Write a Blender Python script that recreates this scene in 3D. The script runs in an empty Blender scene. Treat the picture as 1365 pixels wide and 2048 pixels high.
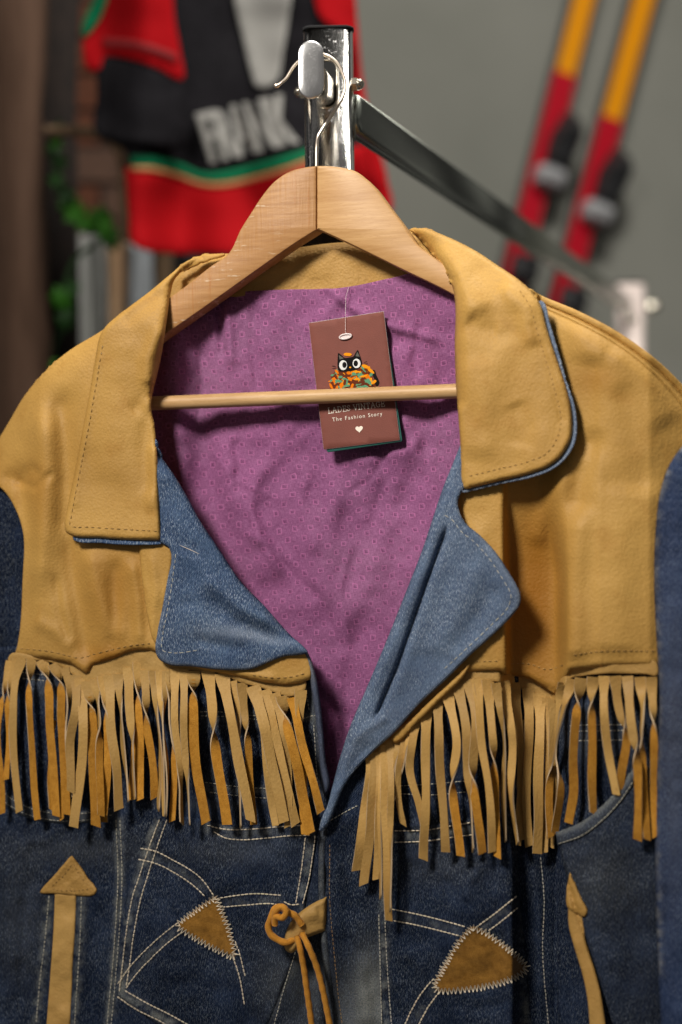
import bpy, math, random
import numpy as np
from mathutils import Vector, Matrix
from mathutils.geometry import delaunay_2d_cdt

random.seed(7)
rng = np.random.RandomState(7)
scene = bpy.context.scene
C = scene.collection

# ------------------------------------------------------------------ camera
CAMZ = 1.35
KPX = 0.48 / 1365.0          # metres per photo pixel one metre from the lens
cam_d = bpy.data.cameras.new('camera')
cam = bpy.data.objects.new('camera', cam_d)
C.objects.link(cam)
cam.location = (0, 0, CAMZ)
cam.rotation_euler = (math.radians(90), 0, 0)
cam_d.sensor_fit = 'HORIZONTAL'
cam_d.sensor_width = 24.0
cam_d.lens = 50.0
cam_d.clip_start = 0.05
cam_d.clip_end = 50
cam_d.dof.use_dof = True
cam_d.dof.focus_distance = 1.0
cam_d.dof.aperture_fstop = 2.6
cam_d.dof.aperture_blades = 9
scene.camera = cam

# ------------------------------------------------------------------ light
world = bpy.data.worlds.new('World')
scene.world = world
world.use_nodes = True
wn = world.node_tree
wn.nodes.clear()
wo = wn.nodes.new('ShaderNodeOutputWorld')
bg = wn.nodes.new('ShaderNodeBackground')
bg.inputs['Strength'].default_value = 0.19
tc = wn.nodes.new('ShaderNodeTexCoord')
mp = wn.nodes.new('ShaderNodeMapping')
mp.inputs['Scale'].default_value = (2.6, 2.6, 0.45)
mp.inputs['Location'].default_value = (3.1, 0.4, 0.0)
nz = wn.nodes.new('ShaderNodeTexNoise')
nz.inputs['Scale'].default_value = 1.9
nz.inputs['Detail'].default_value = 1.5
cr = wn.nodes.new('ShaderNodeValToRGB')
els = cr.color_ramp.elements
els[0].position = 0.40; els[0].color = (0.035, 0.033, 0.034, 1)
els[1].position = 0.66; els[1].color = (1.7, 1.62, 1.5, 1)
e = els.new(0.53); e.color = (0.28, 0.27, 0.27, 1)
wn.links.new(tc.outputs['Generated'], mp.inputs['Vector'])
wn.links.new(mp.outputs['Vector'], nz.inputs['Vector'])
wn.links.new(nz.outputs['Fac'], cr.inputs['Fac'])
wn.links.new(cr.outputs['Color'], bg.inputs['Color'])
wn.links.new(bg.outputs['Background'], wo.inputs['Surface'])


def area(name, loc, target, size, power, color=(1, 1, 1), spread=180):
    l = bpy.data.lights.new(name, 'AREA')
    l.shape = 'RECTANGLE'
    l.size, l.size_y = size
    l.energy = power
    l.color = color
    o = bpy.data.objects.new(name, l)
    C.objects.link(o)
    o.location = loc
    l.spread = math.radians(spread)
    o.rotation_euler = (Vector(target) - Vector(loc)).to_track_quat('-Z', 'Y').to_euler()
    return o


area('key_lamp', (-0.85, -0.30, CAMZ + 1.15), (0.04, 1.0, CAMZ + 0.20), (0.36, 0.36), 6.5, (1.0, 0.955, 0.89), 64)
area('ceiling_lamp', (0.9, 1.0, CAMZ + 1.9), (0.0, 1.0, CAMZ), (0.5, 0.5), 5, (1.0, 0.95, 0.88))
area('shop_lamp', (0.35, 1.1, CAMZ + 1.9), (0.1, 2.6, CAMZ + 0.3), (0.5, 0.5), 41, (1.0, 0.97, 0.90))

scene.view_settings.view_transform = 'Standard'
scene.view_settings.look = 'None'
scene.view_settings.exposure = 0.0
scene.view_settings.gamma = 1.0
scene.view_settings.use_curve_mapping = False
scene.render.engine = 'CYCLES'

# ------------------------------------------------------------------ mapping
YAW = 0.112                 # the hanger is turned: its right end stands nearer the lens


def base(px):
    return -YAW * (np.asarray(px, float) - 633.0)


def P(px, py, d):
    s = 1.0 + d / 1000.0
    return Vector(((px - 682.5) * KPX * s, s, CAMZ + (1024.0 - py) * KPX * s))


def PA(px, py, d):
    px = np.asarray(px, float); py = np.asarray(py, float); d = np.asarray(d, float) * np.ones_like(px)
    s = 1.0 + d / 1000.0
    return np.stack([(px - 682.5) * KPX * s, s, CAMZ + (1024.0 - py) * KPX * s], -1)


# ------------------------------------------------------------------ object helpers
def link(name, me, parent=None):
    o = bpy.data.objects.new(name, me)
    C.objects.link(o)
    if parent:
        o.parent = parent
        o.matrix_parent_inverse = parent.matrix_world.inverted() if False else Matrix.Translation(-parent.location)
    return o


def thing(name, label, cat, loc=(0, 0, 0), group=None):
    o = bpy.data.objects.new(name, None)
    o.empty_display_size = 0.05
    C.objects.link(o)
    o.location = loc
    o['label'] = label
    o['category'] = cat
    if group:
        o['group'] = group
    return o


class MB:
    """collects vertices and faces for one mesh"""
    def __init__(self):
        self.v = []; self.f = []; self.m = []; self.n = 0

    def add(self, verts, faces, mi=0):
        b = self.n
        self.v.extend([tuple(x) for x in verts])
        self.f.extend([tuple(i + b for i in f) for f in faces])
        self.m.extend([mi] * len(faces))
        self.n += len(verts)

    def build(self, name, mats, parent=None, smooth=True):
        me = bpy.data.meshes.new(name)
        me.from_pydata(self.v, [], self.f)
        for m in (mats if isinstance(mats, (list, tuple)) else [mats]):
            me.materials.append(m)
        me.polygons.foreach_set('material_index', self.m)
        me.polygons.foreach_set('use_smooth', [smooth] * len(self.f))
        me.update()
        return link(name, me, parent)


def catmull(pts, closed=False, step=6.0, sharp=None):
    """resampled smooth polyline through 2-D or 3-D points"""
    pts = [np.array(p, float) for p in pts]
    n = len(pts)
    out = []
    segs = n if closed else n - 1
    for i in range(segs):
        p1, p2 = pts[i], pts[(i + 1) % n]
        if closed:
            p0, p3 = pts[(i - 1) % n], pts[(i + 2) % n]
        else:
            p0 = pts[i - 1] if i > 0 else 2 * p1 - p2
            p3 = pts[i + 2] if i + 2 < n else 2 * p2 - p1
        L = np.linalg.norm((p2 - p1)[:2])
        k = max(1, int(round(L / step)))
        # limit tangents to avoid overshoot on uneven spacing
        la = max(1e-6, np.linalg.norm(p1 - p0)); lb = max(1e-6, L); lc = max(1e-6, np.linalg.norm(p3 - p2))
        t1 = ((p1 - p0) / la + (p2 - p1) / lb) * 0.5 * lb
        t2 = ((p2 - p1) / lb + (p3 - p2) / lc) * 0.5 * lb
        for j in range(k):
            t = j / k
            h00 = 2 * t**3 - 3 * t**2 + 1; h10 = t**3 - 2 * t**2 + t
            h01 = -2 * t**3 + 3 * t**2; h11 = t**3 - t**2
            out.append(h00 * p1 + h10 * t1 + h01 * p2 + h11 * t2)
    if not closed:
        out.append(pts[-1])
    return np.array(out)


def outline_of(pts, step):
    """closed outline; points with a third item 's' are sharp corners"""
    sh = [i for i, p in enumerate(pts) if len(p) > 2]
    xy = [(p[0], p[1]) for p in pts]
    if not sh:
        return catmull(xy, True, step)
    res = []
    n = len(xy)
    for a in range(len(sh)):
        i, j = sh[a], sh[(a + 1) % len(sh)]
        if j <= i:
            j += n
        seg = [xy[q % n] for q in range(i, j + 1)]
        c = catmull(seg, False, step)
        res.append(c[:-1])
    return np.concatenate(res)


def seg_dist(px, py, line, closed=False, want_t=False):
    line = np.asarray(line, float)
    a = line if closed else line[:-1]
    b = np.roll(line, -1, 0) if closed else line[1:]
    px = np.asarray(px, float).ravel(); py = np.asarray(py, float).ravel()
    best = np.full(px.shape, 1e9); bt = np.zeros(px.shape)
    ln = np.hypot(*(b - a).T)
    cum = np.concatenate([[0], np.cumsum(ln)])
    for i in range(len(a)):
        d = b[i] - a[i]
        l2 = max(1e-9, d @ d)
        t = np.clip(((px - a[i][0]) * d[0] + (py - a[i][1]) * d[1]) / l2, 0, 1)
        q = np.hypot(px - a[i][0] - t * d[0], py - a[i][1] - t * d[1])
        m = q < best
        best[m] = q[m]
        bt[m] = (cum[i] + t[m] * ln[i]) / max(1e-9, cum[-1])
    return (best, bt) if want_t else best


def inside(px, py, poly):
    r = np.zeros(px.shape, bool)
    n = len(poly)
    j = n - 1
    for i in range(n):
        xi, yi = poly[i]; xj, yj = poly[j]
        c = ((yi > py) != (yj > py)) & (px < (xj - xi) * (py - yi) / (yj - yi + 1e-12) + xi)
        r ^= c
        j = i
    return r


def vnoise(x, y, seed=0):
    r = np.random.RandomState(seed)
    T = r.rand(64, 64) * 2 - 1
    xi = np.floor(x).astype(int); yi = np.floor(y).astype(int)
    fx = x - xi; fy = y - yi
    fx = fx * fx * fx * (fx * (fx * 6 - 15) + 10); fy = fy * fy * fy * (fy * (fy * 6 - 15) + 10)
    g = lambda a, b: T[a % 64, b % 64]
    return (g(xi, yi) * (1 - fx) + g(xi + 1, yi) * fx) * (1 - fy) + (g(xi, yi + 1) * (1 - fx) + g(xi + 1, yi + 1) * fx) * fy


def sstep(a, b, x):
    t = np.clip((np.asarray(x, float) - a) / (b - a), 0, 1)
    return t * t * (3 - 2 * t)


class Surf:
    """depth in mm over the photo plane: layer offset + folds + soft noise + rolled edges"""
    def __init__(self, layer, folds=(), noise=None, rolls=(), edge=None, extra=None, use_base=True, flat=0):
        self.layer, self.folds, self.noise, self.rolls = layer, folds, noise or (), rolls
        self.edge, self.extra, self.use_base, self.outline = edge, extra, use_base, None
        self.flat = flat

    def __call__(self, px, py):
        shp = np.shape(px)
        px = np.atleast_1d(np.asarray(px, float)).ravel(); py = np.atleast_1d(np.asarray(py, float)).ravel()
        d = base(px).copy() if self.use_base else np.zeros(px.shape)
        d += self.layer(px, py) if callable(self.layer) else self.layer
        for f in self.folds:
            line, w, amp = f[0], f[1], f[2]
            q, t = seg_dist(px, py, line, False, True)
            endw = f[3] if len(f) > 3 else 0.18
            win = np.ones(t.shape)
            if endw > 0:
                win = sstep(0, endw, t) * sstep(0, endw, 1 - t)
            d -= amp * win * np.exp(-(q / w)**2)
        for (amp, sc, sd) in self.noise:
            d += amp * vnoise(px / sc + 31.7, py / sc + 11.3, sd)
        for (line, r, mm) in self.rolls:
            q = seg_dist(px, py, line)
            t = 1 - np.clip(q / r, 0, 1)
            d += mm * (1 - np.sqrt(1 - (0.94 * t)**2)) / 0.66
        if self.edge and self.outline is not None:
            r, mm = self.edge
            q = seg_dist(px, py, self.outline, True)
            t = 1 - np.clip(q / r, 0, 1)
            d += mm * (1 - np.sqrt(1 - (0.94 * t)**2)) / 0.66
        if self.extra:
            d += self.extra(px, py)
        return d.reshape(shp) if shp else float(d[0])


def panel(name, pts, surf, mats, parent=None, thick=1.8, step=6.0, wear_shade=None, outstep=None, rim=True):
    ol = outline_of(pts, outstep or min(step, 5.0))
    # drop near-duplicates
    keep = [0]
    for i in range(1, len(ol)):
        if np.hypot(*(ol[i] - ol[keep[-1]])) > 0.6:
            keep.append(i)
    ol = ol[keep]
    surf.outline = ol
    x0, y0 = ol.min(0); x1, y1 = ol.max(0)
    gx = np.arange(x0, x1, step); gy = np.arange(y0, y1, step * 0.866)
    X, Y = np.meshgrid(gx, gy)
    X[1::2] += step / 2
    X = X.ravel(); Y = Y.ravel()
    m = inside(X, Y, ol)
    X, Y = X[m], Y[m]
    q = seg_dist(X, Y, ol, True)
    m = q > step * 0.45
    X, Y = X[m], Y[m]
    pts2 = [Vector((float(a), float(-b))) for a, b in ol] + [Vector((float(a), float(-b))) for a, b in zip(X, Y)]
    n = len(ol)
    ed = [(i, (i + 1) % n) for i in range(n)]
    vo, eo, fo, ov, oe, of = delaunay_2d_cdt(pts2, ed, [], 1, 1e-4)
    V = np.array([(v.x, -v.y) for v in vo])
    F = []
    for f in fo:
        a, b, c = V[f[0]], V[f[1]], V[f[2]]
        cr_ = (b[0] - a[0]) * (c[1] - a[1]) - (b[1] - a[1]) * (c[0] - a[0])
        F.append(tuple(f) if cr_ < 0 else (f[0], f[2], f[1]))   # counter-clockwise seen from the lens
    d = surf(V[:, 0], V[:, 1])
    A = PA(V[:, 0], V[:, 1], d)
    # vertex normals
    Fa = np.array(F)
    nrm = np.zeros_like(A)
    fn = np.cross(A[Fa[:, 1]] - A[Fa[:, 0]], A[Fa[:, 2]] - A[Fa[:, 0]])
    for k in range(3):
        np.add.at(nrm, Fa[:, k], fn)
    nrm /= np.linalg.norm(nrm, axis=1, keepdims=True) + 1e-12
    B = A - nrm * thick / 1000.0
    # boundary from edges used once
    cnt = {}
    for f in F:
        for a, b in ((f[0], f[1]), (f[1], f[2]), (f[2], f[0])):
            cnt[(a, b)] = cnt.get((a, b), 0) + 1
    bd = [(a, b) for (a, b) in cnt if (b, a) not in cnt]
    N = len(A)
    verts = [tuple(v) for v in A] + [tuple(v) for v in B]
    faces = list(F) + [(f[0] + N, f[2] + N, f[1] + N) for f in F]
    mi = [0] * len(F) + [1 if len(mats) > 1 else 0] * len(F)
    rimi = 2 if len(mats) > 2 else 0
    mid = {}
    def midv(i, dirv):
        if i not in mid:
            mid[i] = [np.zeros(3)]
        mid[i][0] += dirv
    for a, b in bd:
        e_ = A[b] - A[a]
        out = np.cross(e_, nrm[a])
        midv(a, out); midv(b, out)
    idx = {}
    for i, (v,) in mid.items():
        o_ = v / (np.linalg.norm(v) + 1e-12) * thick / 1000.0 * 0.45
        idx[i] = len(verts)
        verts.append(tuple((A[i] + B[i]) / 2 + o_))
    for a, b in bd:
        faces.append((b, a, idx[a], idx[b])); mi.append(rimi)
        faces.append((idx[b], idx[a], a + N, b + N)); mi.append(rimi)
    me = bpy.data.meshes.new(name)
    me.from_pydata(verts, [], faces)
    for mm in mats:
        me.materials.append(mm)
    me.polygons.foreach_set('material_index', mi)
    me.polygons.foreach_set('use_smooth', [True] * len(faces))
    # cloth coordinates in mm (the pattern lies in the cloth) and the worn or painted-shade tint
    UV = np.concatenate([V, V, np.zeros((len(idx), 2))])
    for i, j in idx.items():
        UV[j] = V[i]
    cl = me.attributes.new('cloth', 'FLOAT_VECTOR', 'POINT')
    arr = np.zeros((len(verts), 3)); arr[:, 0] = UV[:, 0] * 0.3517; arr[:, 1] = UV[:, 1] * 0.3517
    cl.data.foreach_set('vector', arr.ravel())
    wa = me.attributes.new('wear_shade', 'FLOAT', 'POINT')
    wv = wear_shade(UV[:, 0], UV[:, 1]) if wear_shade else np.zeros(len(verts))
    wa.data.foreach_set('value', wv.astype(float))
    me.update()
    return link(name, me, parent)


def tube(mb, pts, r, sides=8, mi=0, cap=True):
    pts = [Vector(p) for p in pts]
    n = len(pts)
    rr = r if isinstance(r, (list, tuple, np.ndarray)) else [r] * n
    rings = []
    up = Vector((0, 1, 0.01))
    prev = None
    for i in range(n):
        t = (pts[min(i + 1, n - 1)] - pts[max(i - 1, 0)]).normalized()
        if prev is None:
            a = t.cross(up)
            if a.length < 1e-3:
                a = t.cross(Vector((1, 0, 0)))
            a.normalize()
        else:
            a = (prev - t * prev.dot(t)).normalized()
        prev = a
        b = t.cross(a)
        rings.append([pts[i] + (a * math.cos(k * 2 * math.pi / sides) + b * math.sin(k * 2 * math.pi / sides)) * rr[i] for k in range(sides)])
    v = [p for rg in rings for p in rg]
    f = []
    for i in range(n - 1):
        for k in range(sides):
            k2 = (k + 1) % sides
            f.append((i * sides + k, i * sides + k2, (i + 1) * sides + k2, (i + 1) * sides + k))
    if cap:
        f.append(tuple(range(sides)))
        f.append(tuple((n - 1) * sides + k for k in reversed(range(sides))))
    mb.add(v, f, mi)


def stitches(name, lines, surf, mat, parent, dash=8.0, gap=3.0, w=1.5, lift=0.35, jit=0.6, solid=False):
    for ln in lines:
        mb = MB()
        c = catmull([p[:2] for p in ln], False, 1.5)
        seg = np.hypot(*(c[1:] - c[:-1]).T)
        cum = np.concatenate([[0], np.cumsum(seg)])
        s = 0.0
        while s < cum[-1] - dash * 0.6:
            L = dash * random.uniform(0.85, 1.12)
            u = np.linspace(s, min(s + L, cum[-1]), 5)
            x = np.interp(u, cum, c[:, 0]); y = np.interp(u, cum, c[:, 1])
            j = random.uniform(-jit, jit) * 0.5
            d = surf(x, y) - lift
            d[0] += lift * 1.4; d[-1] += lift * 1.4
            pts = [P(x[i] + j, y[i], d[i]) for i in range(5)]
            r0 = w * KPX * 0.5
            tube(mb, pts, [r0 * .45, r0, r0 * 1.05, r0, r0 * .45], 5)
            s += L + gap * random.uniform(0.7, 1.3)
        mb.build(name, mat, parent)


def rub(x, y, lines, w, amt, seed=0):
    """worn tone along seams, broken into puckers"""
    r_ = 0
    for ln in lines:
        q = seg_dist(x, y, ln)
        r_ = np.maximum(r_, np.exp(-(q / w)**2))
    pk = 0.55 + 0.9 * vnoise(np.asarray(x) / 9.0 + 5, np.asarray(y) / 9.0 + 3, 200 + seed)
    return amt * r_ * np.clip(pk, 0.05, 1.4)


def zigzag(name, loop, surf, mat, parent, amp=6.5, pitch=7.5, w=1.7, lift=0.5):
    c = catmull(loop, False, 1.5)
    seg = np.hypot(*(c[1:] - c[:-1]).T); cum = np.concatenate([[0], np.cumsum(seg)])
    mb = MB(); k = 0; s = 0; prev = None
    while s < cum[-1]:
        x = np.interp(s, cum, c[:, 0]); y = np.interp(s, cum, c[:, 1])
        x2 = np.interp(s + 1, cum, c[:, 0]); y2 = np.interp(s + 1, cum, c[:, 1])
        dx, dy = x2 - x, y2 - y
        L = max(1e-6, math.hypot(dx, dy))
        sg = 1 if k % 2 else -1
        q = (x - dy / L * amp * sg * random.uniform(.65, 1.15), y + dx / L * amp * sg * random.uniform(.8, 1.1))
        if prev:
            pp = []
            for t in (0, .5, 1):
                a = prev[0] * (1 - t) + q[0] * t; b = prev[1] * (1 - t) + q[1] * t
                pp.append(P(a, b, surf(a, b) - lift))
            tube(mb, pp, w * KPX * .5, 5)
        prev = q
        s += pitch * 0.5 * random.uniform(.7, 1.35); k += 1
    return mb.build(name, mat, parent)


# ------------------------------------------------------------------ material helpers
class G:
    def __init__(self, name):
        self.m = bpy.data.materials.new(name)
        self.m.use_nodes = True
        self.t = self.m.node_tree
        self.t.nodes.clear()
        self.out = self.t.nodes.new('ShaderNodeOutputMaterial')
        self.b = self.t.nodes.new('ShaderNodeBsdfPrincipled')
        self.t.links.new(self.b.outputs[0], self.out.inputs[0])

    def n(self, typ, **kw):
        nd = self.t.nodes.new(typ)
        for k, v in kw.items():
            setattr(nd, k, v)
        return nd

    def l(self, a, b):
        self.t.links.new(a, b)

    def val(self, inp, v):
        if hasattr(v, 'is_output') or isinstance(v, bpy.types.NodeSocket):
            self.l(v, inp)
        else:
            inp.default_value = v

    def math(self, op, a, b=0.0, c=0.0):
        nd = self.n('ShaderNodeMath', operation=op)
        self.val(nd.inputs[0], a); self.val(nd.inputs[1], b)
        if op in ('MULTIPLY_ADD', 'COMPARE', 'SMOOTH_MIN'):
            self.val(nd.inputs[2], c)
        return nd.outputs[0]

    def attr(self, name, out='Vector'):
        nd = self.n('ShaderNodeAttribute', attribute_name=name)
        return nd.outputs[out]

    def obj(self):
        return self.n('ShaderNodeTexCoord').outputs['Object']

    def noise(self, scale, detail=2, vec=None, rough=0.5, stretch=None, dist=0.0):
        nd = self.n('ShaderNodeTexNoise')
        nd.inputs['Scale'].default_value = scale
        nd.inputs['Detail'].default_value = detail
        nd.inputs['Roughness'].default_value = rough
        nd.inputs['Distortion'].default_value = dist
        vec = vec or self.obj()
        if stretch:
            mp_ = self.n('ShaderNodeMapping')
            mp_.inputs['Scale'].default_value = stretch[0]
            if len(stretch) > 1:
                mp_.inputs['Rotation'].default_value = stretch[1]
            self.l(vec, mp_.inputs['Vector']); vec = mp_.outputs[0]
        self.l(vec, nd.inputs['Vector'])
        return nd.outputs['Fac']

    def voronoi(self, scale, vec=None, feature='F1'):
        nd = self.n('ShaderNodeTexVoronoi', feature=feature)
        nd.inputs['Scale'].default_value = scale
        self.l(vec or self.obj(), nd.inputs['Vector'])
        return nd.outputs['Distance']

    def ramp(self, fac, stops):
        nd = self.n('ShaderNodeValToRGB')
        el = nd.color_ramp.elements
        while len(el) > 1:
            el.remove(el[-1])
        el[0].position = stops[0][0]; el[0].color = (*stops[0][1], 1)
        for p, c in stops[1:]:
            x = el.new(p); x.color = (*c, 1)
        self.l(fac, nd.inputs[0])
        return nd.outputs[0]

    def mix(self, fac, a, b, mode='MIX'):
        nd = self.n('ShaderNodeMix', data_type='RGBA', blend_type=mode)
        self.val(nd.inputs[0], fac)
        for i, v in ((6, a), (7, b)):
            if isinstance(v, tuple):
                nd.inputs[i].default_value = (*v[:3], 1)
            else:
                self.l(v, nd.inputs[i])
        return nd.outputs[2]

    def bump(self, h, dist, strength=1.0, prev=None):
        nd = self.n('ShaderNodeBump')
        nd.inputs['Distance'].default_value = dist
        nd.inputs['Strength'].default_value = strength
        self.l(h, nd.inputs['Height'])
        if prev:
            self.l(prev, nd.inputs['Normal'])
        return nd.outputs[0]

    def set(self, color=None, rough=0.5, metal=0.0, normal=None, spec=None, sheen=None, sheen_tint=None):
        b = self.b
        if color is not None:
            if isinstance(color, tuple):
                b.inputs['Base Color'].default_value = (*color[:3], 1)
            else:
                self.l(color, b.inputs['Base Color'])
        self.val(b.inputs['Roughness'], rough)
        b.inputs['Metallic'].default_value = metal
        if normal:
            self.l(normal, b.inputs['Normal'])
        if spec is not None:
            b.inputs['Specular IOR Level'].default_value = spec
        if sheen is not None:
            b.inputs['Sheen Weight'].default_value = sheen
            b.inputs['Sheen Roughness'].default_value = 0.4
        return self.m


def leather(name, lo, hi, deep, rough=0.52, grain=1.0):
    g = G(name)
    big = g.noise(9, 3, rough=0.55)
    mid = g.noise(55, 3, rough=0.6)
    col = g.ramp(big, [(0.32, lo), (0.62, hi)])
    col = g.mix(g.math('MULTIPLY', g.ramp(mid, [(0.55, (0, 0, 0)), (0.78, (1, 1, 1))]), 0.35), col, deep)
    grime = g.ramp(g.noise(28, 5, rough=0.7), [(0.56, (0, 0, 0)), (0.74, (1, 1, 1))])
    col = g.mix(g.math('MULTIPLY', grime, 0.28), col, tuple(c * 0.62 for c in lo))
    fine = g.noise(1100, 2)
    col = g.mix(0.11, col, g.ramp(fine, [(0.3, tuple(c * 0.5 for c in lo)), (0.7, tuple(min(1, c * 1.45) for c in hi))]))
    wear_shade = g.attr('wear_shade', 'Fac')
    col = g.mix(wear_shade, col, deep)
    oi = g.n('ShaderNodeObjectInfo')
    if 'fringe' in name:
        hsv = g.n('ShaderNodeHueSaturation')
        g.l(g.math('MULTIPLY_ADD', oi.outputs['Random'], 0.34, 0.78), hsv.inputs['Value'])
        g.l(col, hsv.inputs['Color']); col = hsv.outputs[0]
    vor = g.voronoi(520, feature='SMOOTH_F1')
    n1 = g.bump(vor, 0.0006 * grain, 0.45)
    n2 = g.bump(g.noise(1000, 3), 0.0005 * grain, 0.32, n1)
    wr = g.noise(1.0, 3, rough=0.55, stretch=((95, 95, 26),), dist=0.8)
    wl = g.ramp(wr, [(0.46, (1, 1, 1)), (0.50, (0, 0, 0)), (0.54, (1, 1, 1))])
    n2 = g.bump(wl, 0.0004, 0.14, n2)
    n3 = g.bump(g.noise(70, 3, rough=0.6), 0.0008, 0.10, n2)
    return g.set(col, g.math('MULTIPLY_ADD', mid, 0.25, rough - 0.04), normal=n3, spec=0.27)


def suede(name, a, b_):
    g = G(name)
    col = g.ramp(g.noise(220, 4, rough=0.65), [(0.3, a), (0.7, b_)])
    col = g.mix(0.25, col, g.ramp(g.noise(1900, 2), [(0.3, tuple(c * 0.5 for c in a)), (0.7, tuple(min(1, c * 1.5) for c in b_))]))
    oi = g.n('ShaderNodeObjectInfo')
    hsv = g.n('ShaderNodeHueSaturation')
    g.l(g.math('MULTIPLY_ADD', oi.outputs['Random'], 0.36, 0.78), hsv.inputs['Value'])
    g.l(col, hsv.inputs['Color']); col = hsv.outputs[0]
    n1 = g.bump(g.noise(1300, 3), 0.0008, 0.6)
    return g.set(col, 0.95, normal=n1, spec=0.1, sheen=0.15)


def denim(name, dark, midc, light, speck=(0.62, 0.62, 0.60), speck_amt=0.5, fade=(0.40, 0.38, 0.32)):
    g = G(name)
    cl = g.attr('cloth')
    big = g.noise(16, 5, rough=0.68)
    col = g.ramp(big, [(0.34, dark), (0.52, midc), (0.68, light)])
    streak = g.noise(1.0, 3, cl, rough=0.6, stretch=((0.9, 0.10, 1), (0, 0, 0.10)))
    col = g.mix(g.math('MULTIPLY', g.ramp(streak, [(0.46, (0, 0, 0)), (0.66, (1, 1, 1))]), 0.45), col, light)
    col = g.mix(g.math('MULTIPLY', g.ramp(streak, [(0.34, (1, 1, 1)), (0.50, (0, 0, 0))]), 0.45), col, dark)
    # twill ribs on the diagonal
    w = g.n('ShaderNodeTexWave', wave_type='BANDS', bands_direction='DIAGONAL')
    w.inputs['Scale'].default_value = 0.36
    w.inputs['Distortion'].default_value = 1.6
    w.inputs['Detail'].default_value = 2
    w.inputs['Detail Scale'].default_value = 1.6
    g.l(cl, w.inputs['Vector'])
    tw = w.outputs['Fac']
    col = g.mix(g.math('MULTIPLY', tw, 0.30), col, light)
    # pale weft specks
    sp = g.noise(0.95, 2, cl, rough=0.8, stretch=((1.7, 0.42, 1), (0, 0, 0.85)))
    spm = g.ramp(sp, [(0.53, (0, 0, 0)), (0.68, (1, 1, 1))])
    dk = g.ramp(sp, [(0.36, (1, 1, 1)), (0.50, (0, 0, 0))])
    col = g.mix(g.math('MULTIPLY', dk, 0.6), col, tuple(c * 0.55 for c in dark))
    pn = g.n('ShaderNodeClamp'); g.l(g.math('MULTIPLY_ADD', g.noise(34, 4, rough=.65), 3.6, -1.25), pn.inputs[0])
    amt = g.math('MULTIPLY', g.math('MULTIPLY', spm, g.math('MULTIPLY_ADD', pn.outputs[0], 0.7, 0.3)), speck_amt)
    cl_ = g.n('ShaderNodeClamp'); g.l(amt, cl_.inputs[0])
    col = g.mix(cl_.outputs[0], col, speck)
    wear_shade = g.attr('wear_shade', 'Fac')
    wmod = g.math('MULTIPLY', wear_shade, g.math('MULTIPLY_ADD', g.noise(0.9, 3, cl, rough=0.75), 3.2, -0.75))
    wc = g.n('ShaderNodeClamp'); g.l(wmod, wc.inputs[0])
    col = g.mix(wc.outputs[0], col, fade)
    n1 = g.bump(tw, 0.0005, 0.6)
    n2 = g.bump(sp, 0.0005, 0.35, n1)
    n3 = g.bump(g.noise(110, 4), 0.0010, 0.25, n2)
    return g.set(col, 0.95, normal=n3, spec=0.05)


def plain(name, c, rough=0.6, metal=0.0, spec=0.4, var=0.0, bump=None):
    g = G(name)
    col = c
    if var:
        col = g.ramp(g.noise(60, 3, rough=0.6), [(0.3, tuple(x * (1 - var) for x in c)), (0.7, tuple(min(1, x * (1 + var)) for x in c))])
    nr = g.bump(g.noise(bump[0], 3), bump[1], 0.6) if bump else None
    return g.set(col, rough, metal, nr, spec)


M = {}
M['leather'] = leather('tan_leather', (0.37, 0.200, 0.045), (0.49, 0.280, 0.070), (0.28, 0.112, 0.008))
M['leather_in'] = leather('tan_leather_inner', (0.36, 0.195, 0.045), (0.44, 0.25, 0.07), (0.30, 0.15, 0.03), grain=1.6)
M['leather_strip'] = leather('fringe_leather', (0.40, 0.225, 0.062), (0.50, 0.298, 0.090), (0.36, 0.17, 0.03), grain=0.8)
M['suede'] = suede('suede_side', (0.36, 0.150, 0.016), (0.56, 0.265, 0.040))
M['cut_edge'] = plain('cut_leather_edge', (0.50, 0.36, 0.215), 0.8, var=0.12)
M['patch_suede'] = suede('brown_suede', (0.15, 0.066, 0.010), (0.30, 0.145, 0.028))
M['denim_light'] = denim('washed_denim', (0.016, 0.032, 0.078), (0.038, 0.070, 0.142), (0.095, 0.148, 0.240), (0.55, 0.60, 0.64), 0.80, (0.36, 0.40, 0.46))
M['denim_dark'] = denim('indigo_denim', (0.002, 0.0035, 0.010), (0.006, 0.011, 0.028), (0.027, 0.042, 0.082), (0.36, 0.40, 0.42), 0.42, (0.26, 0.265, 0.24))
M['denim_sleeve'] = denim('sleeve_denim', (0.010, 0.018, 0.050), (0.019, 0.033, 0.080), (0.045, 0.068, 0.135), (0.24, 0.28, 0.36), 0.55)
M['thread_pale'] = plain('pale_thread', (0.66, 0.56, 0.42), 0.8, var=0.2)
M['thread_tan'] = plain('tan_thread', (0.33, 0.19, 0.055), 0.8, var=0.15)
M['thread_lapel'] = plain('faded_thread', (0.46, 0.43, 0.35), 0.8, var=0.25)
M['cord'] = suede('suede_cord', (0.40, 0.16, 0.018), (0.52, 0.23, 0.035))


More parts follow.
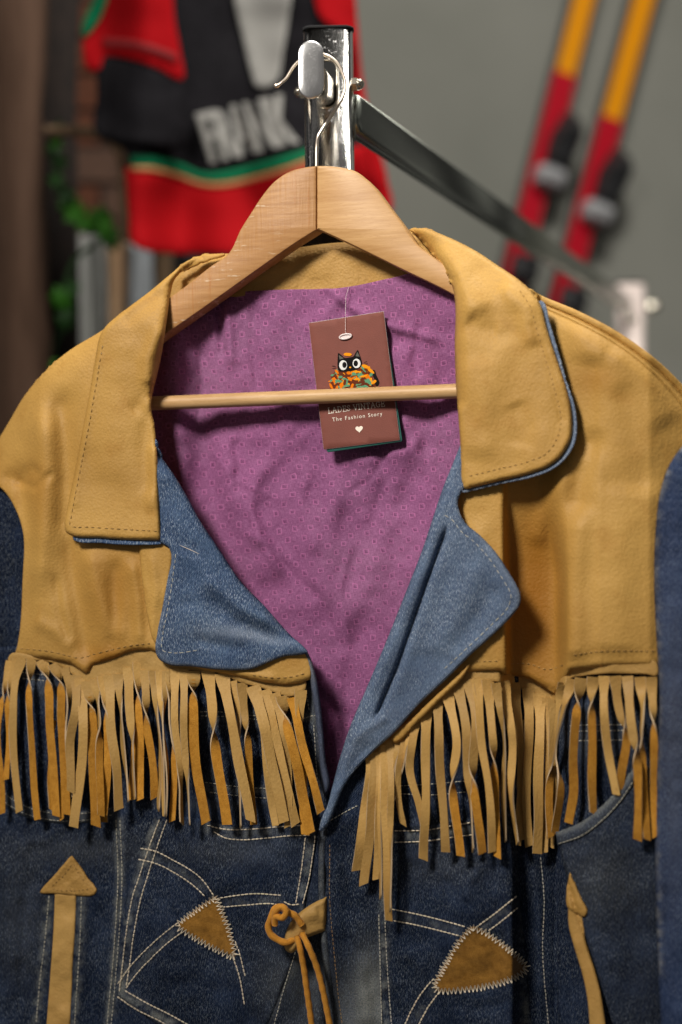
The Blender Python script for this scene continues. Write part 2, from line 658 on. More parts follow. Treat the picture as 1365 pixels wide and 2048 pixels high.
def lining_mat():
    g = G('purple_lining')
    cl = g.attr('cloth')
    nw = g.n('ShaderNodeTexNoise'); nw.inputs['Scale'].default_value = 0.035; nw.inputs['Detail'].default_value = 2
    g.l(cl, nw.inputs['Vector'])
    sub = g.n('ShaderNodeVectorMath', operation='SUBTRACT'); g.l(nw.outputs['Color'], sub.inputs[0]); sub.inputs[1].default_value = (.5, .5, .5)
    scl = g.n('ShaderNodeVectorMath', operation='SCALE'); g.l(sub.outputs[0], scl.inputs[0]); scl.inputs['Scale'].default_value = 8.0
    nw2 = g.n('ShaderNodeTexNoise'); nw2.inputs['Scale'].default_value = 0.8; nw2.inputs['Detail'].default_value = 1
    g.l(cl, nw2.inputs['Vector'])
    sub2 = g.n('ShaderNodeVectorMath', operation='SUBTRACT'); g.l(nw2.outputs['Color'], sub2.inputs[0]); sub2.inputs[1].default_value = (.5, .5, .5)
    scl2 = g.n('ShaderNodeVectorMath', operation='SCALE'); g.l(sub2.outputs[0], scl2.inputs[0]); scl2.inputs['Scale'].default_value = 0.6
    ad = g.n('ShaderNodeVectorMath', operation='ADD'); g.l(cl, ad.inputs[0]); g.l(scl.outputs[0], ad.inputs[1])
    ad2 = g.n('ShaderNodeVectorMath', operation='ADD'); g.l(ad.outputs[0], ad2.inputs[0]); g.l(scl2.outputs[0], ad2.inputs[1])
    rot = g.n('ShaderNodeMapping'); rot.inputs['Rotation'].default_value = (0, 0, 0.06)
    g.l(ad2.outputs[0], rot.inputs['Vector'])
    sx = g.n('ShaderNodeSeparateXYZ'); g.l(rot.outputs[0], sx.inputs[0])
    PX, PY = 11.2, 12.2     # repeat of the woven squares in mm; two sets, one offset by half
    masks = []
    for off in (0.0, 0.5):
        u = g.math('FRACT', g.math('ADD', g.math('DIVIDE', sx.outputs[0], PX), off + 20))
        v = g.math('FRACT', g.math('ADD', g.math('DIVIDE', sx.outputs[1], PY), off + 20))
        au = g.math('MULTIPLY', g.math('ABSOLUTE', g.math('SUBTRACT', u, 0.5)), PX)
        av = g.math('MULTIPLY', g.math('ABSOLUTE', g.math('SUBTRACT', v, 0.5)), PY)
        mx = g.math('MAXIMUM', au, av)
        outer = g.math('LESS_THAN', mx, 1.9)
        inner = g.math('LESS_THAN', mx, 1.2)
        # darker lower-left half of the inside
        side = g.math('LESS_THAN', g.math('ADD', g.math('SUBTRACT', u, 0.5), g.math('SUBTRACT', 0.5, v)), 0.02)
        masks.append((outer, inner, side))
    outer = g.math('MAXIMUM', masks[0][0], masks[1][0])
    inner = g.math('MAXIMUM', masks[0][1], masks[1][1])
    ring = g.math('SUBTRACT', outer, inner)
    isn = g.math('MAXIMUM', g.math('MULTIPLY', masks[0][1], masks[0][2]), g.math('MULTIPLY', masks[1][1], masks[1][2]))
    big = g.noise(14, 4, rough=0.6)
    col = g.ramp(big, [(0.3, (0.145, 0.032, 0.108)), (0.7, (0.270, 0.074, 0.200))])
    gr = g.ramp(g.noise(10, 3, stretch=((1, 1, 1.3),)), [(0.45, (0, 0, 0)), (0.7, (1, 1, 1))])
    col = g.mix(g.math('MULTIPLY', gr, 0.30), col, (0.265, 0.15, 0.215))
    # open weave
    th = g.noise(1.0, 2, cl, stretch=((3.2, 0.35, 1),))
    tv = g.noise(1.0, 2, cl, stretch=((0.35, 3.2, 1),))
    wv = g.math('MULTIPLY', g.math('ADD', th, tv), 0.5)
    col = g.mix(0.34, col, g.ramp(wv, [(0.38, (0.05, 0.008, 0.038)), (0.64, (0.55, 0.25, 0.45))]))
    rn = g.math('MULTIPLY_ADD', g.noise(170, 2), 1.6, 0.0)
    rc = g.n('ShaderNodeClamp'); g.l(rn, rc.inputs[0])
    col = g.mix(g.math('MULTIPLY', g.math('MULTIPLY', ring, rc.outputs[0]), 0.50), col, (0.55, 0.17, 0.38))
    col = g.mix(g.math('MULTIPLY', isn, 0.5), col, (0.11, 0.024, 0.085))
    n1 = g.bump(g.math('SUBTRACT', ring, g.math('MULTIPLY', inner, 0.7)), 0.0012, 0.9)
    n2 = g.bump(wv, 0.0006, 0.6, n1)
    n3 = g.bump(g.noise(70, 3), 0.002, 0.5, n2)
    return g.set(col, 0.72, normal=n3, spec=0.25, sheen=0.1)


M['lining'] = lining_mat()


def wood(name, a, b_, dark, rot):
    g = G(name)
    grain = g.noise(1.0, 4, rough=0.6, stretch=((30, 60, 420), (0, rot, 0)))
    fleck = g.noise(1.0, 2, stretch=((260, 260, 1500), (0, rot, 0)))
    col = g.ramp(grain, [(0.3, a), (0.7, b_)])
    col = g.mix(g.math('MULTIPLY', g.ramp(fleck, [(0.58, (0, 0, 0)), (0.72, (1, 1, 1))]), 0.35), col, dark)
    ring = g.noise(1.0, 2, stretch=((6, 20, 55), (0, rot, 0)))
    col = g.mix(g.math('MULTIPLY', g.ramp(ring, [(0.5, (0, 0, 0)), (0.62, (1, 1, 1))]), 0.22), col, dark)
    n = g.bump(grain, 0.0002, 0.5)
    return g.set(col, 0.45, normal=n, spec=0.3)


def scuffed_wood():
    """the left arm: lacquer crazed across the grain and worn in pale patches"""
    g = G('scuffed_wood')
    rot = math.radians(-36)
    grain = g.noise(1.0, 4, rough=0.6, stretch=((30, 60, 420), (0, rot, 0)))
    col = g.ramp(grain, [(0.3, (0.33, 0.155, 0.050)), (0.7, (0.45, 0.235, 0.090))])
    crack = g.noise(1.0, 3, stretch=((520, 60, 28), (0, rot + .18, 0)), dist=0.4)
    crm = g.ramp(crack, [(0.60, (0, 0, 0)), (0.66, (1, 1, 1))])
    zone = g.ramp(g.noise(26, 2), [(0.42, (0, 0, 0)), (0.58, (1, 1, 1))])
    col = g.mix(g.math('MULTIPLY', g.math('MULTIPLY', crm, zone), 0.65), col, (0.36, 0.14, 0.03))
    sc = g.noise(1.0, 3, rough=0.7, stretch=((60, 60, 330), (0, rot, 0)))
    scm = g.ramp(sc, [(0.60, (0, 0, 0)), (0.68, (1, 1, 1))])
    z2 = g.ramp(g.noise(19, 2), [(0.44, (0, 0, 0)), (0.62, (1, 1, 1))])
    col = g.mix(g.math('MULTIPLY', g.math('MULTIPLY', scm, z2), 0.9), col, (0.66, 0.52, 0.36))
    n = g.bump(crack, 0.0005, 0.6)
    n = g.bump(sc, 0.0004, 0.5, n)
    return g.set(col, 0.48, normal=n, spec=0.3)


M['wood'] = wood('beech_wood', (0.42, 0.225, 0.080), (0.54, 0.315, 0.130), (0.34, 0.155, 0.045), math.radians(33))
M['wood_bar'] = wood('beech_bar', (0.44, 0.26, 0.11), (0.60, 0.38, 0.18), (0.36, 0.18, 0.06), 0.0)
M['wood_worn'] = scuffed_wood()
M['wood_dark'] = plain('dark_joint', (0.10, 0.045, 0.015), 0.7)


def chrome(name, col, rough, spots=0.0, spotc=(0.75, 0.74, 0.73)):
    g = G(name)
    r = rough
    c = col
    nrm = None
    if spots:
        s = g.noise(700, 3, rough=0.7)
        sm = g.ramp(s, [(0.60, (0, 0, 0)), (0.68, (1, 1, 1))])
        z = g.ramp(g.noise(38, 3), [(0.40, (0, 0, 0)), (0.62, (1, 1, 1))])
        mk = g.math('MULTIPLY', g.math('MULTIPLY', sm, z), spots)
        r = g.math('MULTIPLY_ADD', mk, 0.5, rough)
        c = g.mix(mk, col, spotc)
        nrm = g.bump(s, 0.0002, 0.35)
    return g.set(c, r, 1.0, nrm)


M['chrome'] = chrome('chrome', (0.80, 0.78, 0.76), 0.09, 0.5)
M['chrome_wire'] = chrome('hook_wire', (0.95, 0.82, 0.68), 0.34)
M['chrome_plate'] = chrome('worn_plate', (0.96, 0.95, 0.94), 0.34, 1.0, (0.35, 0.34, 0.33))
M['chrome_nut'] = chrome('nut_metal', (0.62, 0.56, 0.46), 0.22)
M['far_chrome'] = plain('brushed_post', (0.80, 0.68, 0.63), 0.45, metal=0.45)
M['rail'] = chrome('rail_metal', (0.33, 0.35, 0.31), 0.24)
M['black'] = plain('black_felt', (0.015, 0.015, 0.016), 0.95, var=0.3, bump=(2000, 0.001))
M['dark'] = plain('dark_hole', (0.008, 0.008, 0.008), 0.8)

# =================================================================== SETTING
# wall behind everything
g = G('painted_wall')
col = g.ramp(g.noise(2.2, 4), [(0.3, (0.185, 0.187, 0.163)), (0.7, (0.245, 0.242, 0.214))])
M['wall'] = g.set(col, 0.85, spec=0.2, normal=g.bump(g.noise(120, 3), 0.002, 0.3))
mb = MB()
x0, x1, z0, z1, y0, y1 = -2.2, 2.6, 0.0, 3.4, 3.17, 3.29
mb.add([(x0, y0, z0), (x1, y0, z0), (x1, y0, z1), (x0, y0, z1), (x0, y1, z0), (x1, y1, z0), (x1, y1, z1), (x0, y1, z1)],
       [(0, 1, 2, 3), (5, 4, 7, 6), (4, 0, 3, 7), (1, 5, 6, 2), (3, 2, 6, 7), (4, 5, 1, 0)])
wall = mb.build('wall', M['wall'], smooth=False)
wall['kind'] = 'structure'

# =================================================================== CLOTHES RACK
rack = thing('clothes_rack', 'chrome clothes rack whose flat rail runs back behind the jacket to a blurred far post', 'clothes rack', tuple(P(660, 330, 30)))


def rrect(w, h, r, seg=6):
    out = []
    for cx, cy, a0 in ((w/2 - r, h/2 - r, 0), (-w/2 + r, h/2 - r, 90), (-w/2 + r, -h/2 + r, 180), (w/2 - r, -h/2 + r, 270)):
        for i in range(seg + 1):
            a = math.radians(a0 + 90 * i / seg)
            out.append((cx + r * math.cos(a), cy + r * math.sin(a)))
    return out


def sweep_box(mb, p0, p1, w, h, r, side, mi=0, lip=0.0):
    """rounded-rectangle bar from p0 to p1; w along 'side', h along the third axis"""
    p0, p1 = Vector(p0), Vector(p1)
    t = (p1 - p0).normalized()
    s = (Vector(side) - t * Vector(side).dot(t)).normalized()
    u = t.cross(s)
    prof = rrect(w, h, r)
    n = len(prof)
    v = []
    L = (p1 - p0).length
    st = [(0, 1 - lip), (min(0.0008, L * .2), 1.0), (L - min(0.0008, L * .2), 1.0), (L, 1 - lip)] if lip else [(0, 1), (L, 1)]
    for q, sc in st:
        for a, b in prof:
            v.append(p0 + t * q + s * a * sc + u * b * sc)
    f = []
    for k in range(len(st) - 1):
        for i in range(n):
            j = (i + 1) % n
            f.append((k*n + i, k*n + j, (k+1)*n + j, (k+1)*n + i))
    f.append(tuple(reversed(range(n)))); f.append(tuple((len(st)-1)*n + i for i in range(n)))
    mb.add(v, f, mi)


ry = math.radians(22)
post_side = Vector((math.cos(ry * .10), -math.sin(ry * .10), 0))
pc_top = P(657, 62, 64); pc_bot = P(673, 1500, 64)
mb = MB(); sweep_box(mb, pc_bot, pc_top, 0.0368, 0.0175, 0.0068, post_side)
post = mb.build('upright_post', M['chrome'], rack)
mb = MB(); sweep_box(mb, pc_top - Vector((0, 0, 0.0002)), pc_top + Vector((0, 0, 0.0016)), 0.0384, 0.019, 0.0072, post_side, lip=0.03)
mb.build('end_cap', M['black'], rack)
# slot in the front face, with a raised collar
front = post_side.cross(Vector((0, 0, 1)))
front = front if front.y < 0 else -front
def on_post(px, py, out):       # point on the post's front face
    c = P(px, py, 56)
    # project to the face plane
    cx = pc_top + (pc_bot - pc_top) * ((62 - py) / (62 - 1500.0))
    rel = (px - (657 + (py - 62) / 1438 * 16)) * KPX * 1.055
    return Vector((cx.x, cx.y, P(px, py, 56).z)) + post_side * rel + front * (0.00875 + out)
def capsule_pts(cx, cy, w, h, n=10):
    out = []
    for i in range(n + 1):
        a = math.pi * i / n
        out.append((cx + w/2 * math.cos(a), cy - (h/2 - w/2) - w/2 * math.sin(a)))
    for i in range(n + 1):
        a = math.pi + math.pi * i / n
        out.append((cx + w/2 * math.cos(a), cy + (h/2 - w/2) - w/2 * math.sin(a)))
    return out
mb = MB()
cp = capsule_pts(656, 168, 40, 96)
tube(mb, [on_post(a, b, 0.0004) for a, b in cp] + [on_post(*cp[0], 0.0004)], 0.0011, 8, cap=False)
mb.build('slot_collar', M['chrome_nut'], rack)
mb = MB()
inn = [on_post(a, b, 0.0003) for a, b in capsule_pts(656, 168, 38, 94)]
mb.add(inn + [p + front * 0.0003 for p in inn], [tuple(reversed(range(len(inn), 2 * len(inn)))), tuple(range(len(inn)))] +
       [(i, (i + 1) % len(inn), len(inn) + (i + 1) % len(inn), len(inn) + i) for i in range(len(inn))])
mb.build('slot', M['dark'], rack, smooth=False)
# peg and its oval end plate
peg0 = on_post(655, 182, -0.002); peg1 = P(626, 150, -13)
mb = MB(); sweep_box(mb, peg0, peg1, 0.0125, 0.022, 0.006, post_side)
mb.build('peg', M['chrome_nut'], rack)
mb = MB()
pl = capsule_pts(622, 140, 51, 116)
nfr = Vector((0.10, -1, -0.03)).normalized()
ring0 = [P(a, b, -15 + (a - 622) * .06) for a, b in pl]
cen = sum(ring0, Vector()) / len(ring0)
prof = [(0.93, 0.0), (1.0, 0.0007), (1.0, 0.0022), (0.93, 0.0028), (0.5, 0.0031)]
n = len(ring0); v = []
for sc, dd in prof:
    v += [cen + (p - cen) * sc + nfr * dd for p in ring0]
v.append(cen + nfr * 0.0032); v.append(cen)
f = []
for k in range(len(prof) - 1):
    for i in range(n):
        j = (i + 1) % n
        f.append((k*n + i, k*n + j, (k+1)*n + j, (k+1)*n + i))
k = len(prof) - 1
for i in range(n):
    f.append((k*n + i, k*n + (i+1) % n, len(v) - 2)); f.append(((i+1) % n, i, len(v) - 1))
mb.add(v, f)
pe = mb.build('peg_plate', M['chrome_plate'], rack)


def acorn_nut(cx, cy, d, direction, r, parent):
    """hexagon nut with a domed cap, pointing along direction"""
    mb = MB(); c = P(cx, cy, d); t = Vector(direction).normalized()
    a = t.cross(Vector((0, 0, 1))).normalized(); b = t.cross(a)
    L1 = r * 0.95
    v = []; f = []
    rows = [(0, 0.9, 6), (0.08, 1.0, 6), (0.9, 1.0, 6), (1.0, .9, 6)]
    for s, sc, _ in rows:
        for k in range(6):
            an = k * math.pi / 3 + .2
            v.append(c + t * L1 * s + (a * math.cos(an) + b * math.sin(an)) * r * sc)
    for i in range(3):
        for k in range(6):
            f.append((i*6 + k, i*6 + (k+1) % 6, (i+1)*6 + (k+1) % 6, (i+1)*6 + k))
    f.append(tuple(reversed(range(6)))); f.append(tuple(18 + k for k in range(6)))
    mb.add(v, f)
    o = mb.build('acorn_nut', M['chrome_nut'], parent, smooth=False)
    mb = MB(); v = []; f = []; S = 14; Rn = 7
    for i in range(Rn):
        ph = (math.pi / 2) * i / (Rn - 1) * .97
        for k in range(S):
            an = 2 * math.pi * k / S
            v.append(c + t * (L1 + r * .15 + r * .72 * math.sin(ph)) + (a * math.cos(an) + b * math.sin(an)) * r * .78 * math.cos(ph))
    for i in range(Rn - 1):
        for k in range(S):
            f.append((i*S + k, i*S + (k+1) % S, (i+1)*S + (k+1) % S, (i+1)*S + k))
    f.append(tuple((Rn-1)*S + k for k in range(S)))
    tube(mb, [c + t * L1 * .98, c + t * (L1 + r * .16)], r * .78, 14)
    mb.add(v, f)
    mb.build('nut_dome', M['chrome_nut'], o)
    return o


acorn_nut(704, 169, 62, (1, -.25, .02), 0.0052, rack)
acorn_nut(612, 182, 62, (-1, .2, -.02), 0.0050, rack)

# rail running away to the far post
ra = P(706, 230, 68); rb = P(1256, 611, 1380)
mb = MB(); sweep_box(mb, ra, rb, 0.015, 0.031, 0.0062, Vector((1, 0, 0)))
mb.build('rail', M['rail'], rack)
far_c = rb + (rb - ra).normalized() * 0.03
mb = MB(); sweep_box(mb, Vector((far_c.x, far_c.y, far_c.z - 0.75)), Vector((far_c.x, far_c.y, far_c.z + 0.040)), 0.047, 0.024, 0.008, post_side)
fp = mb.build('upright_post', M['far_chrome'], rack)
a_ = acorn_nut(1298, 614, 1390, (1, -.3, .02), 0.0105, rack)
acorn_nut(1262, 640, 1350, (-.35, -1, .02), 0.0095, rack)
mb = MB(); sweep_box(mb, Vector((far_c.x, far_c.y, far_c.z + 0.0398)), Vector((far_c.x, far_c.y, far_c.z + 0.043)), 0.049, 0.026, 0.0085, post_side)
mb.build('end_cap', M['black'], rack)

# =================================================================== HANGER
hanger = thing('coat_hanger', 'light wooden coat hanger with wire hook, its left arm scuffed, holding the fringed jacket', 'hanger', tuple(P(633, 335, 7)))
hn = Vector((0.30, 1, 0)).normalized()      # away from the lens


def slab(name, outline, mat, parent, T=0.0125, bev=0.0016, d0=0.0, mats=None):
    ol = outline_of(outline, 6.0)
    c2 = ol.mean(0)
    n = len(ol)
    # inward normals in the plane for bevels
    nx = np.roll(ol, -1, 0) - np.roll(ol, 1, 0)
    nv = np.stack([-nx[:, 1], nx[:, 0]], 1); nv /= np.linalg.norm(nv, axis=1, keepdims=True) + 1e-9
    area_ = 0.5 * np.sum(ol[:, 0] * np.roll(ol[:, 1], -1) - np.roll(ol[:, 0], -1) * ol[:, 1])
    if area_ < 0:
        nv = -nv
    b = bev / KPX
    rows = [(1.0, 0.0), (0.30, bev * .3), (0.0, bev), (0.0, T - bev), (0.30, T - bev * .3), (1.0, T)]
    V = []
    for ins, dd in rows:
        q = ol + nv * b * ins
        for x, y in q:
            V.append(P(x, y, float(base(x)) + d0) + hn * dd)
    F = []
    for k in range(len(rows) - 1):
        for i in range(n):
            j = (i + 1) % n
            F.append((k*n + i, k*n + j, (k+1)*n + j, (k+1)*n + i))
    # caps by triangulation
    from mathutils.geometry import tessellate_polygon
    base_i = (len(rows) - 1) * n
    tri = tessellate_polygon([[Vector((float(x), float(-y), 0)) for x, y in ol + nv * b]])
    for f_ in tri:
        F.append(tuple(f_)); F.append(tuple(base_i + i for i in reversed(f_)))
    mb = MB(); mb.add(V, F)
    o = mb.build(name, mat, parent)
    import bmesh
    bm = bmesh.new(); bm.from_mesh(o.data); bmesh.ops.recalc_face_normals(bm, faces=bm.faces); 
    for e_ in bm.edges:
        if len(e_.link_faces) == 2 and e_.calc_face_angle(0) > 0.6:
            e_.smooth = False
    bm.to_mesh(o.data); bm.free()
    return o


left_arm = [(632.6, 330.5, 's'), (632.6, 459, 's'), (590, 486), (520, 535), (440, 592), (340, 662), (255, 720), (228, 728), (215, 712), (228, 684), (290, 634), (338, 595), (371, 571), (419, 533), (457, 505),
            (481, 457), (505, 419), (524, 390), (548, 362), (576, 343), (605, 334)]
right_arm = [(633.6, 330.5, 's'), (660, 331), (690, 335), (714, 343), (747, 371), (776, 409), (805, 447), (833, 486), (862, 509), (890, 528), (950, 566), (1010, 606), (1055, 640), (1066, 668), (1050, 680), (1010, 655), (909, 590), (800, 536), (700, 487), (636.5, 458, 's'), (633.6, 458, 's')]
slab('hanger_arm', left_arm, M['wood_worn'], hanger, T=0.0155)
slab('hanger_arm', right_arm, M['wood'], hanger, T=0.0155)
# bar
mb = MB()
q = [P(x, 806 - (x - 320) * 0.0405, float(base(x)) + 7.5) for x in np.linspace(262, 1010, 14)]
tube(mb, q, 0.00515, 20)
mb.build('hanger_bar', M['wood_bar'], hanger)
# hook
hp = [(556, 171, -2), (562, 166, -2), (573, 156, -1), (580, 145, 0), (586, 135, 1), (598, 122, 2), (615, 111, 3), (635, 107, 4), (655, 111, 4), (672, 123, 4), (684, 142, 4), (691, 165, 4), (689, 185, 4), (678, 207, 4),
      (661, 234, 5), (645, 258, 6), (637, 272, 6), (634, 290, 7), (633.5, 312, 7), (633.5, 345, 7)]
hc = catmull(hp, False, 3.0)
mb = MB()
tube(mb, [P(a, b, c) for a, b, c in hc], 0.00125, 10)
tip = P(556, 171, -2)
tube(mb, [tip + Vector((-.0022, 0, .0008)), tip + Vector((-.0015, 0, 0)), tip, tip + Vector((.001, 0, .0008))], [0.0009, 0.0017, 0.0017, 0.0010], 10)
mb.build('hook', M['chrome_wire'], hanger)

# =================================================================== JACKET
jacket = thing('fringed_jacket', 'denim western jacket with tan leather yoke, collar and fringe, open over a purple lining', 'jacket', tuple(P(650, 560, 10)))


def gauss(px, py, cx, cy, sx, sy, rot=0.0):
    c, s = math.cos(rot), math.sin(rot)
    dx, dy = px - cx, py - cy
    u = dx * c + dy * s; v = -dx * s + dy * c
    return np.exp(-(u / sx)**2 - (v / sy)**2)


# ---- lining (back of the jacket seen from inside)
def lin_layer(px, py):
    x = np.interp(px, [240, 300, 345, 420, 520, 640, 780, 880, 960], [16, 19, 24, 24, 21, 20, 20, 17, 10])
    x = x + np.interp(py, [550, 620, 760, 900, 1250, 1650], [-2, -1, 0, 6, 9, 2])
    return x
lin_surf = Surf(lin_layer,
    folds=[([(640, 560), (700, 615), (760, 645), (860, 675), (905, 690)], 9, 3.6),
           ([(670, 600), (740, 660), (830, 690)], 16, -3.5),
           ([(436, 600), (440, 650), (447, 720)], 7, -5.0), ([(450, 600), (456, 650), (462, 740)], 10, 3.5),
           ([(350, 600), (345, 800), (380, 1000)], 22, 7), ([(405, 640), (400, 860), (440, 1060)], 24, -5),
           ([(430, 840), (470, 1000), (560, 1180)], 26, 4), ([(560, 880), (540, 1000), (600, 1200)], 24, -2.5),
           ([(480, 1060), (560, 1100), (640, 1190)], 10, 2.6), ([(700, 940), (640, 1060), (660, 1250)], 30, 3),
           ([(900, 700), (860, 860), (800, 1050)], 24, -4), ([(870, 840), (820, 900), (700, 930)], 14, 2.0),
           ([(560, 1250), (640, 1380), (660, 1500)], 18, 3), ([(600, 1330), (650, 1400), (720, 1450)], 10, -2.2),
           ([(730, 1200), (700, 1380), (670, 1560)], 22, -4), ([(560, 600), (540, 700), (560, 800)], 18, 2.0),
           ([(420, 900), (470, 960), (560, 1000)], 5, 1.3), ([(600, 880), (640, 960), (650, 1060)], 5, -1.4), ([(500, 1000), (520, 1090), (590, 1170)], 5, 1.4), ([(700, 1090), (680, 1180), (700, 1290)], 5, 1.3),
           ([(780, 900), (740, 960), (690, 990)], 5, -1.2), ([(860, 760), (880, 850), (860, 960)], 5, 1.4), ([(560, 640), (575, 700), (570, 760)], 5, 1.2), ([(395, 680), (405, 760), (395, 860)], 6, -1.6), ([(640, 1330), (670, 1400), (665, 1500)], 5, -1.3),
           ([(510, 600), (505, 700), (520, 790)], 9, -2.6), ([(620, 930), (600, 1010), (640, 1120)], 12, 2.4), ([(760, 860), (770, 960), (740, 1080)], 14, -2.8),
           ([(520, 920), (500, 1020), (540, 1110), (580, 1180)], 12, 2.6), ([(840, 640), (830, 720), (845, 760)], 10, -2.4), ([(680, 1000), (720, 1080), (700, 1200)], 12, -2.2),
           ([(580, 1120), (640, 1200), (690, 1320)], 11, -2.8), ([(470, 870), (480, 930), (470, 1000)], 12, -3), ([(800, 820), (830, 880), (850, 960)], 12, 2.6),
           ([(800, 1000), (720, 1200), (650, 1300)], 26, 2.5), ([(600, 720), (560, 900), (500, 980)], 20, 2.2)],
    noise=[(1.8, 120, 3), (1.2, 46, 5), (0.6, 20, 8)])
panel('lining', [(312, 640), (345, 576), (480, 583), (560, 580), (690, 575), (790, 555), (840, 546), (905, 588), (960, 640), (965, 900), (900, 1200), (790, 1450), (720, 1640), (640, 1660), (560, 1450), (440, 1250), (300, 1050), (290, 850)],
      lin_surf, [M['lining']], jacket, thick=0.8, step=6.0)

# ---- back collar, inside
def bc_layer(px, py):
    return np.interp(px, [300, 345, 420, 600, 800, 860, 905], [17, 17, 19, 24, 22, 19, 17]) - 0.02 * (575 - py)
bc_surf = Surf(bc_layer, folds=[([(430, 560), (520, 530), (600, 520)], 22, 3), ([(840, 470), (880, 520), (905, 570)], 10, -4)],
               noise=[(1.2, 60, 2), (0.6, 25, 4)], rolls=[([(345, 545), (380, 520), (447, 506), (520, 508), (600, 495), (640, 487), (740, 478), (835, 458), (870, 470)], 22, 9)])
panel('back_collar', [(338, 600, 's'), (345, 548), (372, 524), (410, 511), (447, 507), (530, 507), (600, 494), (660, 486), (740, 480), (800, 466), (835, 458), (875, 470), (905, 520), (915, 605, 's'), (840, 554), (790, 563), (690, 583), (560, 588), (480, 591), (400, 590)],
      bc_surf, [M['leather_in']], jacket, thick=2.0, step=5.0)

# black sheet added behind the neck to darken the gap under the hanger's peak
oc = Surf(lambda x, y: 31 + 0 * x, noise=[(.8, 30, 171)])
panel('dark_gap_sheet', [(575, 515, 's'), (596, 478), (622, 452), (645, 446), (690, 462), (730, 484), (760, 515, 's')], oc, [M['black']], jacket, thick=1.5, step=6)

# ---- left (viewer) yoke
yl_bottom = [(30, 1311), (100, 1319), (140, 1327), (160, 1340), (172, 1346), (186, 1330), (230, 1316), (262, 1302), (300, 1300), (335, 1315), (400, 1338), (470, 1352), (540, 1366), (590, 1368), (621, 1360)]
def yl_layer(px, py):
    d = -9 + np.interp(px, [-60, 30, 80, 160, 260, 340], [22, 9, 1, -1, -2, -1])
    d = d + 7 * sstep(1050, 1290, py) * sstep(350, 480, px) * 0
    return d
yl_surf = Surf(yl_layer,
    folds=[([(85, 800), (92, 950), (75, 1200)], 28, 6.5), ([(120, 760), (135, 950), (130, 1100)], 24, -6), ([(175, 1090), (190, 1180), (240, 1300)], 22, 4.5),
           ([(135, 1050), (155, 1190), (180, 1340)], 20, -6), ([(230, 1110), (228, 1220), (222, 1310)], 16, -3.5), ([(252, 1100), (250, 1190), (246, 1290)], 8, .8), ([(110, 1140), (118, 1220), (140, 1300)], 8, -2), ([(25, 960), (70, 975), (110, 940)], 8, -2),
           ([(262, 1110), (275, 1200), (280, 1300)], 12, 3.5), ([(30, 900), (60, 1060), (52, 1280)], 16, -3.5),
           ([(0, 950), (40, 960), (80, 930)], 16, -3), ([(305, 1100), (318, 1150), (322, 1280)], 12, 3.5),
           ([(60, 1240), (110, 1262), (150, 1300)], 14, 2.2), ([(330, 1330), (450, 1345), (560, 1360)], 10, 2, .1)],
    noise=[(1.4, 90, 11), (0.35, 36, 12)],
    rolls=[([(230, 640), (140, 700), (95, 740), (50, 790), (20, 840), (-30, 930)], 60, 13), (yl_bottom, 12, 4)])
panel('yoke', [(260, 620), (205, 660), (140, 700), (95, 738), (50, 790), (20, 840), (-8, 890), (-30, 960), (-5, 968, 's'), (12, 985), (28, 1010), (42, 1045), (48, 1080), (46, 1150), (43, 1230), (36, 1285), (30, 1311, 's')]
      + yl_bottom[1:-1] + [(621, 1360, 's'), (616, 1322), (605, 1305), (560, 1270), (480, 1200), (420, 1130), (350, 1000), (300, 850), (298, 700)],
      yl_surf, [M['leather'], M['suede'], M['leather']], jacket, thick=2.2, step=5.0,
      wear_shade=lambda x, y: 0.55 * gauss(x, y, 230, 1190, 70, 120) + 0.7 * gauss(x, y, 215, 1320, 70, 30) + .4 * gauss(x, y, 80, 1000, 30, 90) + 0.3 * gauss(x, y, 20, 960, 60, 50) + .35 * gauss(x, y, 585, 1325, 30, 18))
# front edge facing strip, a second layer under the lapel notch
fs_surf = Surf(-14, folds=[([(300, 1090), (312, 1180), (300, 1300)], 10, 2)], noise=[(0.8, 40, 21)], edge=(7, 2.5))
panel('yoke_front_strip', [(276, 1070, 's'), (345, 1060, 's'), (346, 1120), (334, 1200), (322, 1296, 's'), (312, 1290), (296, 1240), (284, 1160)],
      fs_surf, [M['leather'], M['suede']], jacket, thick=2.0, step=5)

